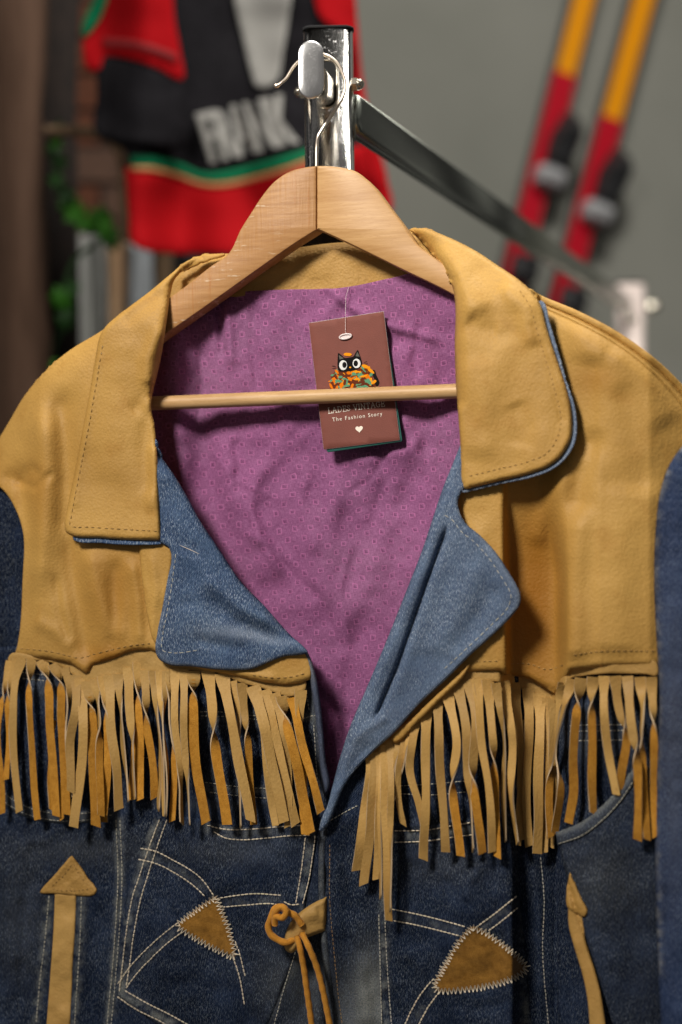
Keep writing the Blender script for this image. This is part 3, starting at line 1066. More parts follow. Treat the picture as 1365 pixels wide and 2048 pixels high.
# ---- right yoke
yr_bottom = [(860, 1356), (930, 1345), (1000, 1342), (1020, 1350), (1060, 1358), (1088, 1374), (1112, 1384), (1126, 1360), (1138, 1341), (1160, 1338), (1230, 1332), (1330, 1332)]
def yr_valley(px, py):
    lo = sstep(930, 1180, py)
    xl = 1004 + 6 * sstep(1000, 1340, py)
    v = sstep(xl, xl + 14, px) * (1 - sstep(1085 + 26 * lo, 1142 - 2 * lo, px + 12 * (1 - lo)))
    return v
def yr_layer(px, py):
    lo = sstep(880, 1150, py)
    d = np.interp(px, [840, 1000, 1100, 1200, 1300, 1400], [-8, -9, -6, -12, -6, 16])
    return d + 25 * yr_valley(px, py) * lo + 4 * (1 - lo) * sstep(1180, 1100, px) * sstep(1000, 1100, px)
yr_surf = Surf(yr_layer,
    folds=[([(1190, 700), (1170, 820), (1150, 920)], 38, -5), ([(1120, 640), (1190, 720), (1260, 860), (1300, 960)], 36, 3), ([(1230, 760), (1280, 900), (1300, 1000)], 30, -2.5),
           ([(1160, 1000), (1150, 1150), (1150, 1330)], 26, 5, .1), ([(1250, 960), (1240, 1150), (1230, 1320)], 50, 3, .1),
           ([(1210, 700), (1280, 760), (1340, 860)], 34, 3), ([(960, 1020), (955, 1150), (950, 1320)], 26, 3), ([(1145, 930), (1100, 1000), (1070, 1100)], 20, 3),
           ([(1200, 850), (1160, 960), (1150, 1060)], 22, -4)],
    noise=[(1.3, 100, 31), (0.3, 36, 32)],
    rolls=[([(1085, 596), (1150, 622), (1230, 664), (1300, 712), (1350, 758), (1400, 815)], 46, 16), (yr_bottom, 12, 4)])
panel('yoke', [(1060, 580), (1085, 597), (1150, 622), (1230, 664), (1300, 712), (1350, 758), (1400, 815), (1430, 900, 's'), (1372, 893), (1345, 925), (1325, 975), (1315, 1050), (1314, 1150), (1318, 1250), (1330, 1332, 's')]
      + yr_bottom[::-1][1:-1] + [(860, 1356, 's'), (880, 1200), (900, 1040), (908, 985), (936, 930), (940, 800), (970, 640)],
      yr_surf, [M['leather'], M['suede'], M['leather']], jacket, thick=2.2, step=5.0,
      wear_shade=lambda x, y: 1.0 * gauss(x, y, 1070, 1190, 66, 260) + 0.4 * gauss(x, y, 1190, 760, 50, 30))  # orange staining in the valley, deepened in colour to stand for its shade
# shoulder piping
mb = MB()
pp = catmull([(1070, 590), (1085, 598), (1150, 625), (1230, 667), (1300, 716), (1350, 762), (1400, 820)], False, 5)
tube(mb, [P(x, y + 1, float(yr_surf(x, y + 6)) - 1.0) for x, y in pp], 0.0024, 10)
mb.build('shoulder_piping', M['leather'], jacket)
mb = MB()
pp = catmull([(1085, 612), (1150, 641), (1226, 682), (1292, 730), (1340, 778), (1390, 838)], False, 5)
tube(mb, [P(x, y, float(yr_surf(x, y)) - .1) for x, y in pp], 0.0011, 8)
mb.build('shoulder_piping', M['leather'], jacket)

# ---- sleeves
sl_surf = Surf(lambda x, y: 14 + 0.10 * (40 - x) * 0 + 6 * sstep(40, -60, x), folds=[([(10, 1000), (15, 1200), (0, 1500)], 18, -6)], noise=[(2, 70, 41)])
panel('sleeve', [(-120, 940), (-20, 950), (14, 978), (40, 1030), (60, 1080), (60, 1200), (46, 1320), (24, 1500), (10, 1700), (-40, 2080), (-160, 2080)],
      sl_surf, [M['denim_dark']], jacket, thick=1.6, step=8)  # darker denim than the right sleeve: its shade is put into the colour
sr_surf = Surf(lambda x, y: np.interp(x, [1300, 1320, 1365, 1450], [-14, -26, -32, -20]), folds=[([(1345, 1000), (1335, 1300), (1350, 1700)], 14, 3), ([(1330, 1600), (1340, 1800), (1330, 2040)], 12, -3)], noise=[(2, 90, 42), (1.0, 30, 43)], edge=(9, 4))
panel('sleeve', [(1400, 860), (1368, 890), (1340, 930), (1322, 982), (1312, 1060), (1309, 1150), (1312, 1250), (1317, 1330), (1320, 1400), (1316, 1520), (1311, 1650), (1312, 1800), (1318, 1950), (1324, 2090, 's'), (1520, 2090, 's'), (1500, 1400), (1460, 1000)],
      sr_surf, [M['denim_sleeve']], jacket, thick=1.8, step=6, wear_shade=lambda x, y: rub(x, y, [[(1365, 893), (1338, 932), (1320, 985), (1311, 1060), (1309, 1150), (1313, 1250), (1318, 1400), (1311, 1650), (1319, 1950)]], 9, .30, 12) + .10 * gauss(x, y, 1350, 1500, 30, 300))

# ---- left front, denim
def bl_layer(px, py):
    d = 2 + np.interp(px, [-60, 60, 200, 300, 420, 560, 700], [6, 1, 4, -1, 0, -2, 2])
    return d
bl_surf = Surf(bl_layer,
    folds=[([(232, 1620), (236, 1760), (228, 1900), (214, 2060)], 5, 1.6, .02), ([(248, 1620), (252, 1760), (244, 1900), (232, 2060)], 5, 1.2, .02), ([(275, 1620), (262, 1740), (250, 1860)], 12, -2.5),
           ([(120, 1360), (125, 1480), (120, 1600)], 14, -5), ([(75, 1360), (70, 1500), (60, 1620)], 18, 3), ([(20, 1700), (30, 1850), (10, 2040)], 22, 3),
           ([(55, 1760), (45, 1900), (40, 2040)], 12, -2.5), ([(180, 1820), (185, 1950), (170, 2050)], 14, -2.5), ([(430, 1450), (480, 1460), (600, 1450)], 8, 1.6, .1),
           ([(420, 1600), (500, 1610), (620, 1595)], 6, 1.4, .1), ([(400, 1500), (480, 1540), (600, 1530)], 18, -2.5, .1), ([(530, 1700), (470, 1760), (380, 1800)], 20, 1.8),
           ([(480, 1900), (520, 1960), (560, 2040)], 20, -2.2), ([(600, 1900), (560, 1980), (540, 2050)], 22, 3), ([(640, 1900), (620, 1980), (600, 2060)], 16, -4),
           ([(400, 1950), (440, 2000), (500, 2040)], 18, 1.8), ([(643, 1380), (650, 1480), (655, 1600)], 6, 1.0, .05),
           ([(300, 1700), (360, 1740), (400, 1800)], 14, -2), ([(560, 1700), (585, 1740), (600, 1800)], 12, -2.2), ([(500, 1840), (540, 1880), (600, 1890)], 14, 2), ([(330, 1980), (380, 1960), (450, 1990)], 14, -2),
           ([(20, 1640), (60, 1700), (60, 1800)], 14, -2.4), ([(180, 1660), (200, 1740), (196, 1840)], 12, 2.2), ([(130, 1650), (90, 1680), (40, 1690)], 10, 1.8)],
    noise=[(1.5, 80, 51), (0.9, 30, 52), (.3, 12, 53)], edge=(8, 3))
def bl_wear(x, y):
    w = 0.20 * gauss(x, y, 625, 1960, 60, 120) + 0.16 * gauss(x, y, 110, 1385, 60, 20) + .12 * gauss(x, y, 430, 1610, 160, 10) + .10 * gauss(x, y, 470, 1450, 120, 12)
    w = w + 0.22 * np.exp(-(seg_dist(x, y, [(232, 1620), (236, 1760), (228, 1900), (214, 2060)]) / 4)**2) + 0.10 * gauss(x, y, 430, 1560, 20, 50) + .10 * gauss(x, y, 170, 1700, 140, 30)
    w = w + 0.18 * np.exp(-(seg_dist(x, y, [(600, 1920), (560, 1990), (530, 2060)]) / 6)**2) + .10 * gauss(x, y, 40, 1840, 50, 120)
    w = w + rub(x, y, [[(238, 1640), (242, 1760), (232, 1900), (218, 2060)], [(98, 1792), (90, 1880), (72, 2050)], [(163, 1795), (160, 1880), (149, 2050)], [(40, 1350), (100, 1356)], [(400, 1430), (640, 1436)], [(405, 1575), (640, 1590)]], 9, .42, 1)
    w = w + 0.22 * np.exp(-(seg_dist(x, y, [(622, 1380), (640, 1460), (648, 1560)]) / 12)**2)
    return w
panel('front_panel', [(-80, 1300, 's'), (60, 1290), (300, 1270), (580, 1280), (612, 1300), (626, 1340), (637, 1400), (643, 1460), (648, 1520), (655, 1570), (668, 1600), (700, 1640), (720, 2090, 's'), (-80, 2090, 's')],
      bl_surf, [M['denim_dark']], jacket, thick=1.8, step=5.0, wear_shade=bl_wear)

# ---- right front, denim
def br_layer(px, py):
    px = px - 34 * sstep(1500, 1750, py) * sstep(985, 1010, px) * (1 - sstep(1100, 1125, px))
    d = np.interp(px, [620, 660, 770, 880, 990, 1016, 1095, 1130, 1180, 1300, 1350], [-8, -7, -3, -2, 1, 24, 32, 20, 0, 3, 8])
    return d
br_surf = Surf(br_layer,
    folds=[([(760, 1640), (765, 1800), (762, 2060)], 6, 1.8, .05), ([(690, 1640), (700, 1800), (680, 2060)], 20, -3), ([(730, 1900), (725, 1980), (740, 2060)], 16, 4),
           ([(800, 1580), (900, 1570), (1010, 1560)], 5, 1.4, .1), ([(800, 1650), (900, 1650), (1000, 1635)], 6, 1.6, .1), ([(850, 1450), (900, 1500), (960, 1600)], 22, -2.5),
           ([(1070, 1700), (1080, 1850), (1082, 2050)], 5, 1.5, .05), ([(900, 1720), (940, 1780), (950, 1850)], 30, 2.5), ([(1000, 1700), (1020, 1850), (1030, 2040)], 14, 2.5),
           ([(1180, 1380), (1180, 1450), (1190, 1600)], 22, 3),
           ([(800, 1720), (850, 1760), (920, 1770)], 14, -2), ([(800, 1900), (840, 1930), (850, 2000)], 14, 2.2), ([(980, 1720), (940, 1760), (930, 1810)], 12, 2), ([(900, 2010), (960, 2020), (1030, 2000)], 12, -2),
           ([(660, 1720), (690, 1780), (740, 1800)], 14, 2.2), ([(680, 1860), (720, 1900), (750, 1980)], 12, -2.4)],
    noise=[(1.5, 85, 61), (0.9, 30, 62), (.3, 12, 63)], edge=(9, 3.5))
def br_wear(x, y):
    return (0.62 * gauss(x, y, 738, 2010, 26, 95) + 0.28 * gauss(x, y, 700, 2040, 90, 90) + .10 * gauss(x, y, 900, 1720, 120, 60) + .20 * gauss(x, y, 1190, 1470, 60, 50)
            + 0.22 * np.exp(-(seg_dist(x, y, [(765, 1800), (764, 2060)]) / 7)**2) + .10 * gauss(x, y, 900, 1655, 100, 12))
panel('front_panel', [(648, 1640), (641, 1700), (642, 1800), (650, 1900), (658, 1980), (668, 2090, 's'), (1340, 2090, 's'), (1340, 1300, 's'), (1100, 1290), (900, 1290), (780, 1420), (700, 1520)],
      br_surf, [M['denim_dark']], jacket, thick=1.8, step=5.0, wear_shade=br_wear)

# ---- right hip pocket panel with curved mouth
pk_surf = Surf(lambda x, y: np.interp(x, [1110, 1140, 1200, 1300, 1350], [-2, -9, -13, -10, -4]), folds=[([(1180, 1720), (1210, 1850), (1240, 2040)], 26, 2.5), ([(1260, 1700), (1270, 1850), (1280, 2000)], 30, -2.5)],
               noise=[(1.2, 70, 71), (.6, 26, 72)], edge=(9, 3))
pocket_outline = [(1113, 1668, 's'), (1160, 1652), (1205, 1618), (1240, 1582), (1268, 1540, 's'), (1300, 1528), (1340, 1522, 's'), (1340, 2090, 's'), (1238, 2090, 's'), (1205, 1980), (1176, 1890), (1146, 1800), (1128, 1730)]
hip = panel('hip_pocket', pocket_outline, pk_surf, [M['denim_dark']], jacket, thick=1.8, step=5.0,
            wear_shade=lambda x, y: 0.03 + .08 * gauss(x, y, 1200, 1760, 70, 80))
wl_surf = Surf(lambda x, y: pk_surf(x, y) - base(x) - 1.6, edge=(5, 1.5))
panel('pocket_welt', [(1112, 1666, 's'), (1160, 1648), (1205, 1614), (1240, 1578), (1271, 1532, 's'), (1272, 1560), (1245, 1602), (1208, 1642), (1165, 1674), (1116, 1692, 's')],
      wl_surf, [M['denim_dark']], hip, thick=1.2, step=4.0, wear_shade=lambda x, y: 0.12 + 0.35 * np.exp(-(seg_dist(x, y, [(1113, 1668), (1160, 1650), (1205, 1616), (1240, 1580), (1270, 1536)]) / 5)**2))
stitches('stitching', [[(1118, 1688), (1165, 1671), (1207, 1639), (1243, 1600), (1268, 1562)]], wl_surf, M['thread_lapel'], hip, dash=7, gap=1.5)

# ---- left slanted pocket mouths (behind the fringe)
lp_surf = Surf(lambda x, y: bl_surf(x, y) - base(x) - 1.8, edge=(5, 1.4))
lw = panel('pocket_welt', [(-10, 1560, 's'), (20, 1590), (60, 1612), (110, 1622), (170, 1622), (228, 1612, 's'), (228, 1634), (170, 1646), (105, 1646), (50, 1634), (10, 1612), (-12, 1590, 's')],
           lp_surf, [M['denim_dark']], jacket, thick=1.2, step=4.0, wear_shade=lambda x, y: .18 + 0 * x)
stitches('stitching', [[(-8, 1570), (22, 1597), (62, 1617), (110, 1627), (170, 1627), (226, 1617)], [(-8, 1586), (14, 1608), (54, 1629), (108, 1641), (170, 1641), (226, 1630)]], lp_surf, M['thread_lapel'], lw, dash=6, gap=2)

# ---- patch pocket on the left front: stitched outline
pw = Surf(lambda x, y: bl_surf(x, y) - base(x) - 1.7, edge=(5, 1.4))
pp_ol = [(312, 1628, 's'), (415, 1640), (470, 1654), (545, 1650), (634, 1640, 's'), (630, 1700), (617, 1780), (604, 1850), (585, 1920), (560, 1990), (520, 2090, 's'), (372, 2090, 's'), (300, 2040), (234, 1992, 's'), (240, 1900), (256, 1790), (280, 1700)]
ppk = panel('patch_pocket', pp_ol, pw, [M['denim_dark']], jacket, thick=1.4, step=5.0,
            wear_shade=lambda x, y: rub(x, y, [[(312, 1640), (290, 1720), (262, 1810), (248, 1900), (243, 1985)], [(243, 1988), (300, 2024), (370, 2060)], [(415, 1657), (470, 1668), (545, 1665), (630, 1662)], [(622, 1670), (612, 1760), (598, 1830)]], 9, .5, 2) + rub(x, y, [[(280, 1708), (345, 1730), (395, 1765), (425, 1796)], [(440, 1806), (560, 1800)], [(357, 1857), (300, 1910), (243, 1974)]], 7, .2, 3) + .10 * gauss(x, y, 470, 1700, 100, 30) + .12 * gauss(x, y, 560, 1960, 50, 80) + .10 * gauss(x, y, 500, 1655, 110, 8))
S1 = [
    [(319, 1640), (300, 1690), (283, 1740), (264, 1800), (252, 1870), (244, 1940), (238, 1988)],
    [(334, 1640), (316, 1690), (298, 1745), (280, 1805), (267, 1875), (258, 1940), (252, 1975)],
    [(281, 1697), (310, 1703), (345, 1720), (400, 1755), (428, 1792)],
    [(277, 1719), (310, 1727), (342, 1742), (385, 1770), (412, 1795)],
    [(432, 1798), (470, 1792), (510, 1788), (562, 1791)],
    [(445, 1815), (490, 1811), (555, 1810), (575, 1822), (590, 1832)],
    [(568, 1804), (582, 1810), (598, 1809)],
    [(356, 1846), (330, 1866), (290, 1902), (262, 1932), (236, 1968)],
    [(360, 1868), (336, 1886), (300, 1920), (272, 1950), (250, 1980)],
    [(235, 1994), (270, 2018), (320, 2043), (350, 2060)],
    [(250, 1982), (290, 2005), (340, 2030), (380, 2052)],
    [(415, 1651), (450, 1659), (500, 1659), (560, 1654), (628, 1650)],
    [(428, 1664), (450, 1676), (480, 1680), (540, 1676), (580, 1672), (626, 1671)],
    [(631, 1672), (626, 1710), (618, 1760), (606, 1808)],
    [(611, 1676), (607, 1710), (600, 1760), (592, 1806)],
    [(471, 1883), (480, 1910), (491, 1955)],
    [(466, 1915), (478, 1950), (490, 2014)],
]
stitches('stitching', S1, pw, M['thread_pale'], ppk, dash=7, gap=1.3, w=2.7, lift=.5)

# other seams of the left front
S2 = [[(42, 1345), (90, 1350)], [(45, 1357), (95, 1362)], [(400, 1424), (440, 1424), (500, 1431), (560, 1436)], [(402, 1432), (460, 1434), (560, 1445)], [(606, 1438), (625, 1432), (642, 1430)],
      [(410, 1565), (470, 1573), (540, 1578)], [(420, 1585), (480, 1592), (545, 1598)], [(285, 1497), (310, 1497)], [(285, 1516), (310, 1516)],
      [(612, 1375), (617, 1410), (620, 1425)], [(628, 1450), (631, 1500), (635, 1560), (640, 1610)],
      [(232, 1640), (236, 1760), (228, 1900), (214, 2055)], [(240, 1640), (244, 1760), (236, 1900), (222, 2055)],
      [(572, 1905), (555, 1950), (540, 2000), (525, 2050)], [(596, 1890), (580, 1940), (562, 2000), (548, 2052)],
      [(98, 1792), (90, 1880), (80, 1960), (72, 2050)], [(163, 1795), (160, 1880), (155, 1960), (149, 2050)]]
stitches('stitching', S2, bl_surf, M['thread_lapel'], jacket, dash=6, gap=2.2, w=2.0, lift=.5)

# right front seams and pocket
rp_surf = Surf(lambda x, y: br_surf(x, y) - base(x) - 1.7, edge=(5, 1.4))
rp_ol = [(776, 1640, 's'), (860, 1648), (940, 1636), (1024, 1620, 's'), (1034, 1700), (1040, 1800), (1052, 1900), (1060, 2000), (1066, 2090, 's'), (768, 2090, 's'), (762, 1950), (764, 1800)]
rpk = panel('patch_pocket', rp_ol, rp_surf, [M['denim_dark']], jacket, thick=1.4, step=5.0, wear_shade=lambda x, y: rub(x, y, [[(782, 1672), (860, 1672), (945, 1658)], [(768, 1800), (770, 2060)], [(1046, 1700), (1052, 2060)]], 9, .5, 4) + rub(x, y, [[(785, 1830), (928, 1864)], [(960, 1860), (1035, 1805)], [(875, 1970), (820, 2055)]], 7, .22, 5) + .08 * gauss(x, y, 880, 1730, 110, 40) + .10 * gauss(x, y, 900, 1655, 110, 8))
S3 = [[(785, 1819), (830, 1828), (880, 1840), (930, 1854)], [(788, 1842), (830, 1850), (880, 1862), (922, 1873)], [(952, 1856), (990, 1828), (1034, 1793)], [(978, 1862), (1005, 1842), (1036, 1816)],
      [(868, 1958), (845, 1985), (825, 2018), (808, 2055)], [(880, 1984), (860, 2010), (835, 2055)],
      [(790, 1662), (850, 1661), (900, 1653), (945, 1645)], [(790, 1685), (850, 1683), (900, 1676), (945, 1670)]]
stitches('stitching', S3, rp_surf, M['thread_pale'], rpk, dash=7, gap=1.2, w=2.8, lift=.5)
S4 = [[(758, 1830), (760, 1900), (762, 1980), (764, 2055)], [(770, 1830), (773, 1900), (778, 1980), (784, 2055)]]
stitches('stitching', S4, rp_surf, M['thread_lapel'], rpk, dash=6, gap=2, w=2.2)
S5 = [[(1082, 1715), (1089, 1800), (1086, 1900), (1098, 2055)], [(800, 1572), (870, 1568), (935, 1562)], [(800, 1588), (870, 1590), (935, 1584)], [(1140, 1452), (1180, 1450), (1250, 1450)], [(1140, 1463), (1250, 1461)], [(1150, 1482), (1250, 1480)],
      [(655, 1645), (690, 1625), (715, 1612)]]
stitches('stitching', S5, br_surf, M['thread_lapel'], jacket, dash=6, gap=2, w=2.0, lift=.5)

# front edge: a narrow turned strip down the right front
fes = Surf(lambda x, y: br_surf(np.maximum(x, 664), y) - base(np.maximum(x, 664)) - 2.0, edge=(5, 2.5))
panel('front_edge', [(644, 1640), (638, 1700), (638, 1800), (644, 1900), (652, 1980), (660, 2090, 's'), (676, 2090, 's'), (667, 1980), (658, 1900), (652, 1800), (651, 1700), (654, 1650)],
      fes, [M['denim_dark']], jacket, thick=1.4, step=4.0, wear_shade=lambda x, y: .16 + rub(x, y, [[(640, 1700), (640, 1800), (647, 1900), (662, 2090)]], 5, .3, 8))
stitches('stitching', [[(660, 1690), (660, 1800), (668, 1900), (677, 1990), (686, 2060)]], br_surf, M['thread_tan'], jacket, dash=6, gap=2.5, w=1.4)

# ---- fringe
def fb(name_surf, top, depth_px, surf):
    bot = [(x, y + depth_px) for x, y in top]
    return top, bot


fr_l = Surf(lambda x, y: -4.0 + np.interp(x, [0, 60, 300, 640], [4, 0, -1, -1]), noise=[(1.4, 60, 81), (.6, 20, 82)])
top_l = [(22, 1309), (60, 1311), (100, 1315), (140, 1322), (170, 1338), (188, 1325), (230, 1310), (262, 1298), (300, 1296), (340, 1310), (400, 1330), (470, 1346), (540, 1360), (590, 1362), (606, 1356)]
bot_l = [(610, 1378), (580, 1392), (550, 1384), (520, 1374), (480, 1364), (440, 1346), (400, 1341), (370, 1340), (345, 1345), (322, 1346), (300, 1344), (280, 1342), (255, 1346), (235, 1350), (215, 1354), (195, 1358), (170, 1364), (150, 1352), (130, 1337), (105, 1325), (70, 1320), (45, 1322), (25, 1328), (16, 1322)]
fringe_l = panel('fringe', top_l + bot_l, fr_l, [M['leather_strip'], M['suede'], M['leather_strip']], jacket, thick=1.4, step=5)
fr_r = Surf(lambda x, y: np.interp(x, [720, 900, 1000, 1030, 1105, 1130, 1200, 1320], [-8, -6, -4, 25, 29, 0, -8, -5]), noise=[(1.2, 60, 83), (.5, 20, 84)])
top_r = [(742, 1490), (800, 1440), (860, 1380), (905, 1340), (960, 1336), (1005, 1336), (1030, 1325), (1070, 1335), (1108, 1355), (1128, 1340), (1142, 1333), (1200, 1328), (1312, 1326)]
bot_r = [(1314, 1350), (1290, 1347), (1260, 1346), (1230, 1346), (1200, 1347), (1165, 1351), (1143, 1355), (1125, 1376), (1105, 1408), (1080, 1392), (1050, 1380), (1020, 1368), (990, 1362), (950, 1366), (905, 1376), (870, 1405), (830, 1448), (790, 1492), (752, 1524)]
fringe_r = panel('fringe', top_r + bot_r, fr_r, [M['leather_strip'], M['suede'], M['leather_strip']], jacket, thick=1.4, step=5)


def strand(pts, w, kind, parent, surf, tf=0.3, z=None, sgn=None):
    c = catmull(pts, False, 4.0)
    seg = np.hypot(*(c[1:] - c[:-1]).T); cum = np.concatenate([[0], np.cumsum(seg)])
    n = max(22, int(cum[-1] / 7))
    u = np.linspace(0, cum[-1], n); t = u / cum[-1]
    x = np.interp(u, cum, c[:, 0]); y = np.interp(u, cum, c[:, 1])
    ph = random.uniform(0, 6.28)
    x = x + 1.9 * np.sin(t * random.uniform(5, 9) + ph) * np.sin(np.pi * np.clip(t, 0, 1))
    gx = np.gradient(x); gy = np.gradient(y); L = np.hypot(gx, gy); tx, ty = gx / L, gy / L
    sgn = sgn or random.choice((-1, 1))
    wob = 0.38 * np.sin(t * random.uniform(4, 10) + ph)
    if kind == 's':
        th = wob * sstep(0, .3, t)
    elif kind == 'f':
        th = sgn * (math.pi - random.uniform(-.3, .3)) * sstep(max(0.0, tf - random.uniform(.10, .22)), tf + random.uniform(.10, .2), t) + wob * .8
    elif kind == 'e':
        th = sgn * random.uniform(1.05, 1.45) * sstep(.05, .35, t) + wob * .6
    elif kind == 'se':
        th = sgn * 1.35 * sstep(tf, tf + .25, t) + wob * .6
    elif kind == 'b':       # suede side out from the top
        th = np.full(n, math.pi) + wob
    elif kind == 'ef':
        th = sgn * 1.3 * sstep(.02, .2, t) + sgn * 1.6 * sstep(tf, tf + .2, t) + wob * .5
    z = (z if z is not None else random.uniform(-7, -1)) * 1.4 - 1.5
    d0 = surf(x, np.full(n, pts[0][1] + 8.0))
    d = d0 + z * sstep(0.0, .35, t) - 0.4 + 2.0 * np.sin(t * 5 + ph) * sstep(.2, .6, t)
    hw = w * .44 * (1 - 0.05 * np.sin(t * 9 + ph))
    hw = hw * (1 + 0.42 * (1 - sstep(0.02, .16, t)))
    T = 0.55   # half thickness in mm
    V = []; F = []; MI = []
    for i in range(n):
        nx, ny = ty[i], -tx[i]           # to the right when the strand hangs down
        if nx < 0:
            nx, ny = -nx, -ny
        ct, st_ = math.cos(th[i]), math.sin(th[i])
        # cut end slanted
        sk = 0
        for a, b in ((-1, -1), (1, -1), (1, 1), (-1, 1)):   # a along width, b: -1 front, 1 back
            cup = 0
            ox = a * hw[i] * ct - b * (T / .3517) * st_ * -1
            od = a * hw[i] * .3517 * st_ * -1 + b * T * ct
            slant = (a * SL if i == n - 1 else 0) if False else 0
            V.append(P(x[i] + nx * ox, y[i] + ny * ox + slant, d[i] + od))
    for i in range(n - 1):
        for k, m_ in ((0, 0), (1, 2), (2, 1), (3, 2)):
            k2 = (k + 1) % 4
            F.append((i*4 + k, (i+1)*4 + k, (i+1)*4 + k2, i*4 + k2)); MI.append(m_)
    F.append((0, 1, 2, 3)); MI.append(2); F.append(((n-1)*4 + 3, (n-1)*4 + 2, (n-1)*4 + 1, (n-1)*4)); MI.append(2)
    # slanted cut
    slant = random.uniform(-5, 5) * KPX
    for k, a in ((0, -1), (1, 1), (2, 1), (3, -1)):
        p = V[(n-1)*4 + k]
        V[(n-1)*4 + k] = p + Vector((0, 0, a * slant))
    # separate vertices per side so each side shades on its own
    vv = []; ff = []
    for f_ in F:
        vv_i = len(vv)
        ff.append(tuple(vv_i + q for q in range(len(f_))))
        vv.extend([V[q] for q in f_])
    me = bpy.data.meshes.new('fringe_strand')
    # weld along each side
    key = {}; V2 = []; F2 = []
    for f_, m_, k_ in zip(F, MI, [q % 4 for q in range(len(F))]):
        ids = []
        for q in f_:
            kk = (q, m_ if m_ != 2 else 10 + k_)
            if kk not in key:
                key[kk] = len(V2); V2.append(tuple(V[q]))
            ids.append(key[kk])
        F2.append(tuple(ids))
    me.from_pydata(V2, [], F2)
    for q in (M['leather_strip'], M['suede'], M['cut_edge']):
        me.materials.append(q)
    me.polygons.foreach_set('material_index', MI)
    me.polygons.foreach_set('use_smooth', [True] * len(F2))
    me.update()
    return link('fringe_strand', me, parent)


SLEFT = [
    ([(20, 1322), (8, 1380), (-4, 1450), (3, 1560), (4, 1628)], 14, 'f', .25, -2), ([(34, 1318), (22, 1360), (14, 1400), (20, 1480), (12, 1560)], 14, 'f', .3, -1),
    ([(44, 1316), (30, 1362), (25, 1440), (30, 1530), (39, 1624)], 17, 's', 0, -3), ([(63, 1318), (60, 1358), (60, 1465), (75, 1640)], 15, 'f', .13, -4),
    ([(82, 1320), (95, 1352), (100, 1465), (113, 1633)], 19, 'f', .12, -4), ([(107, 1327), (121, 1360), (122, 1440), (134, 1630)], 19, 'f', .14, -3),
    ([(130, 1335), (137, 1377), (134, 1460), (146, 1590)], 14, 'e', .3, -1), ([(152, 1350), (151, 1415), (141, 1490), (142, 1585)], 20, 's', 0, -5),
    ([(163, 1358), (166, 1440), (161, 1540), (147, 1655)], 22, 's', 0, -7), ([(176, 1362), (182, 1427), (188, 1515), (192, 1653)], 23, 'f', .16, -3),
    ([(190, 1358), (197, 1427), (200, 1515), (202, 1632)], 17, 'ef', .3, -5), ([(205, 1352), (213, 1415), (214, 1515), (208, 1632)], 17, 'f', .22, -4),
    ([(219, 1350), (222, 1440), (230, 1515), (238, 1620)], 21, 's', 0, -5), ([(236, 1348), (240, 1415), (250, 1515), (257, 1604)], 17, 'e', .3, -6),
    ([(257, 1335), (259, 1390), (264, 1490), (268, 1600)], 19, 'se', .35, -4), ([(278, 1325), (277, 1390), (278, 1465), (281, 1600)], 19, 'f', .2, -3),
    ([(290, 1340), (294, 1440), (305, 1515), (309, 1597)], 18, 'f', .38, -3), ([(306, 1342), (315, 1440), (320, 1515), (317, 1620)], 14, 'e', .3, -4),
    ([(320, 1342), (324, 1440), (327, 1515), (328, 1633)], 15, 'e', .3, -6), ([(332, 1342), (328, 1448), (335, 1527), (332, 1635)], 14, 'e', .3, -5),
    ([(340, 1345), (341, 1440), (348, 1500), (345, 1643)], 15, 'ef', .45, -3), ([(350, 1338), (351, 1448), (358, 1527), (364, 1648)], 16, 'se', .55, -6),
    ([(368, 1338), (369, 1448), (372, 1527), (380, 1651)], 16, 'se', .5, -7), ([(388, 1342), (386, 1400), (393, 1527), (413, 1646)], 23, 'f', .10, -4),
    ([(416, 1340), (424, 1409), (429, 1469), (455, 1650)], 23, 'f', .40, -4), ([(444, 1346), (461, 1435), (480, 1527), (502, 1643)], 23, 's', 0, -8),
    ([(466, 1362), (479, 1435), (477, 1527), (482, 1655)], 14, 'e', .3, -3), ([(484, 1366), (491, 1448), (498, 1527), (508, 1650)], 17, 'f', .32, -3),
    ([(506, 1372), (532, 1461), (545, 1527), (569, 1645)], 24, 's', 0, -8), ([(518, 1385), (528, 1460), (532, 1540), (552, 1652)], 16, 's', 0, -2),
    ([(530, 1380), (553, 1475), (563, 1527), (592, 1650)], 21, 's', 0, -5), ([(550, 1386), (569, 1475), (578, 1553), (577, 1654)], 18, 's', 0, -3),
    ([(566, 1392), (574, 1448), (598, 1553), (622, 1667)], 23, 'f', .10, -7), ([(585, 1395), (596, 1448), (616, 1527), (642, 1625)], 19, 'b', .2, -5),
    ([(602, 1380), (600, 1448), (606, 1553), (611, 1670)], 19, 'f', .28, -2), ([(103, 1440), (102, 1520), (104, 1622)], 15, 'b', 0, -1),
    ([(196, 1480), (204, 1560), (208, 1645)], 18, 'b', 0, -.5), ([(130, 1460), (126, 1560), (124, 1640)], 10, 'b', 0, -.5),
    ([(270, 1400), (268, 1500), (262, 1600)], 16, 'b', 0, -.8),
]
for p_, w_, k_, tf_, z_ in SLEFT:
    strand(p_, w_, k_, fringe_l, fr_l, tf_, z_)
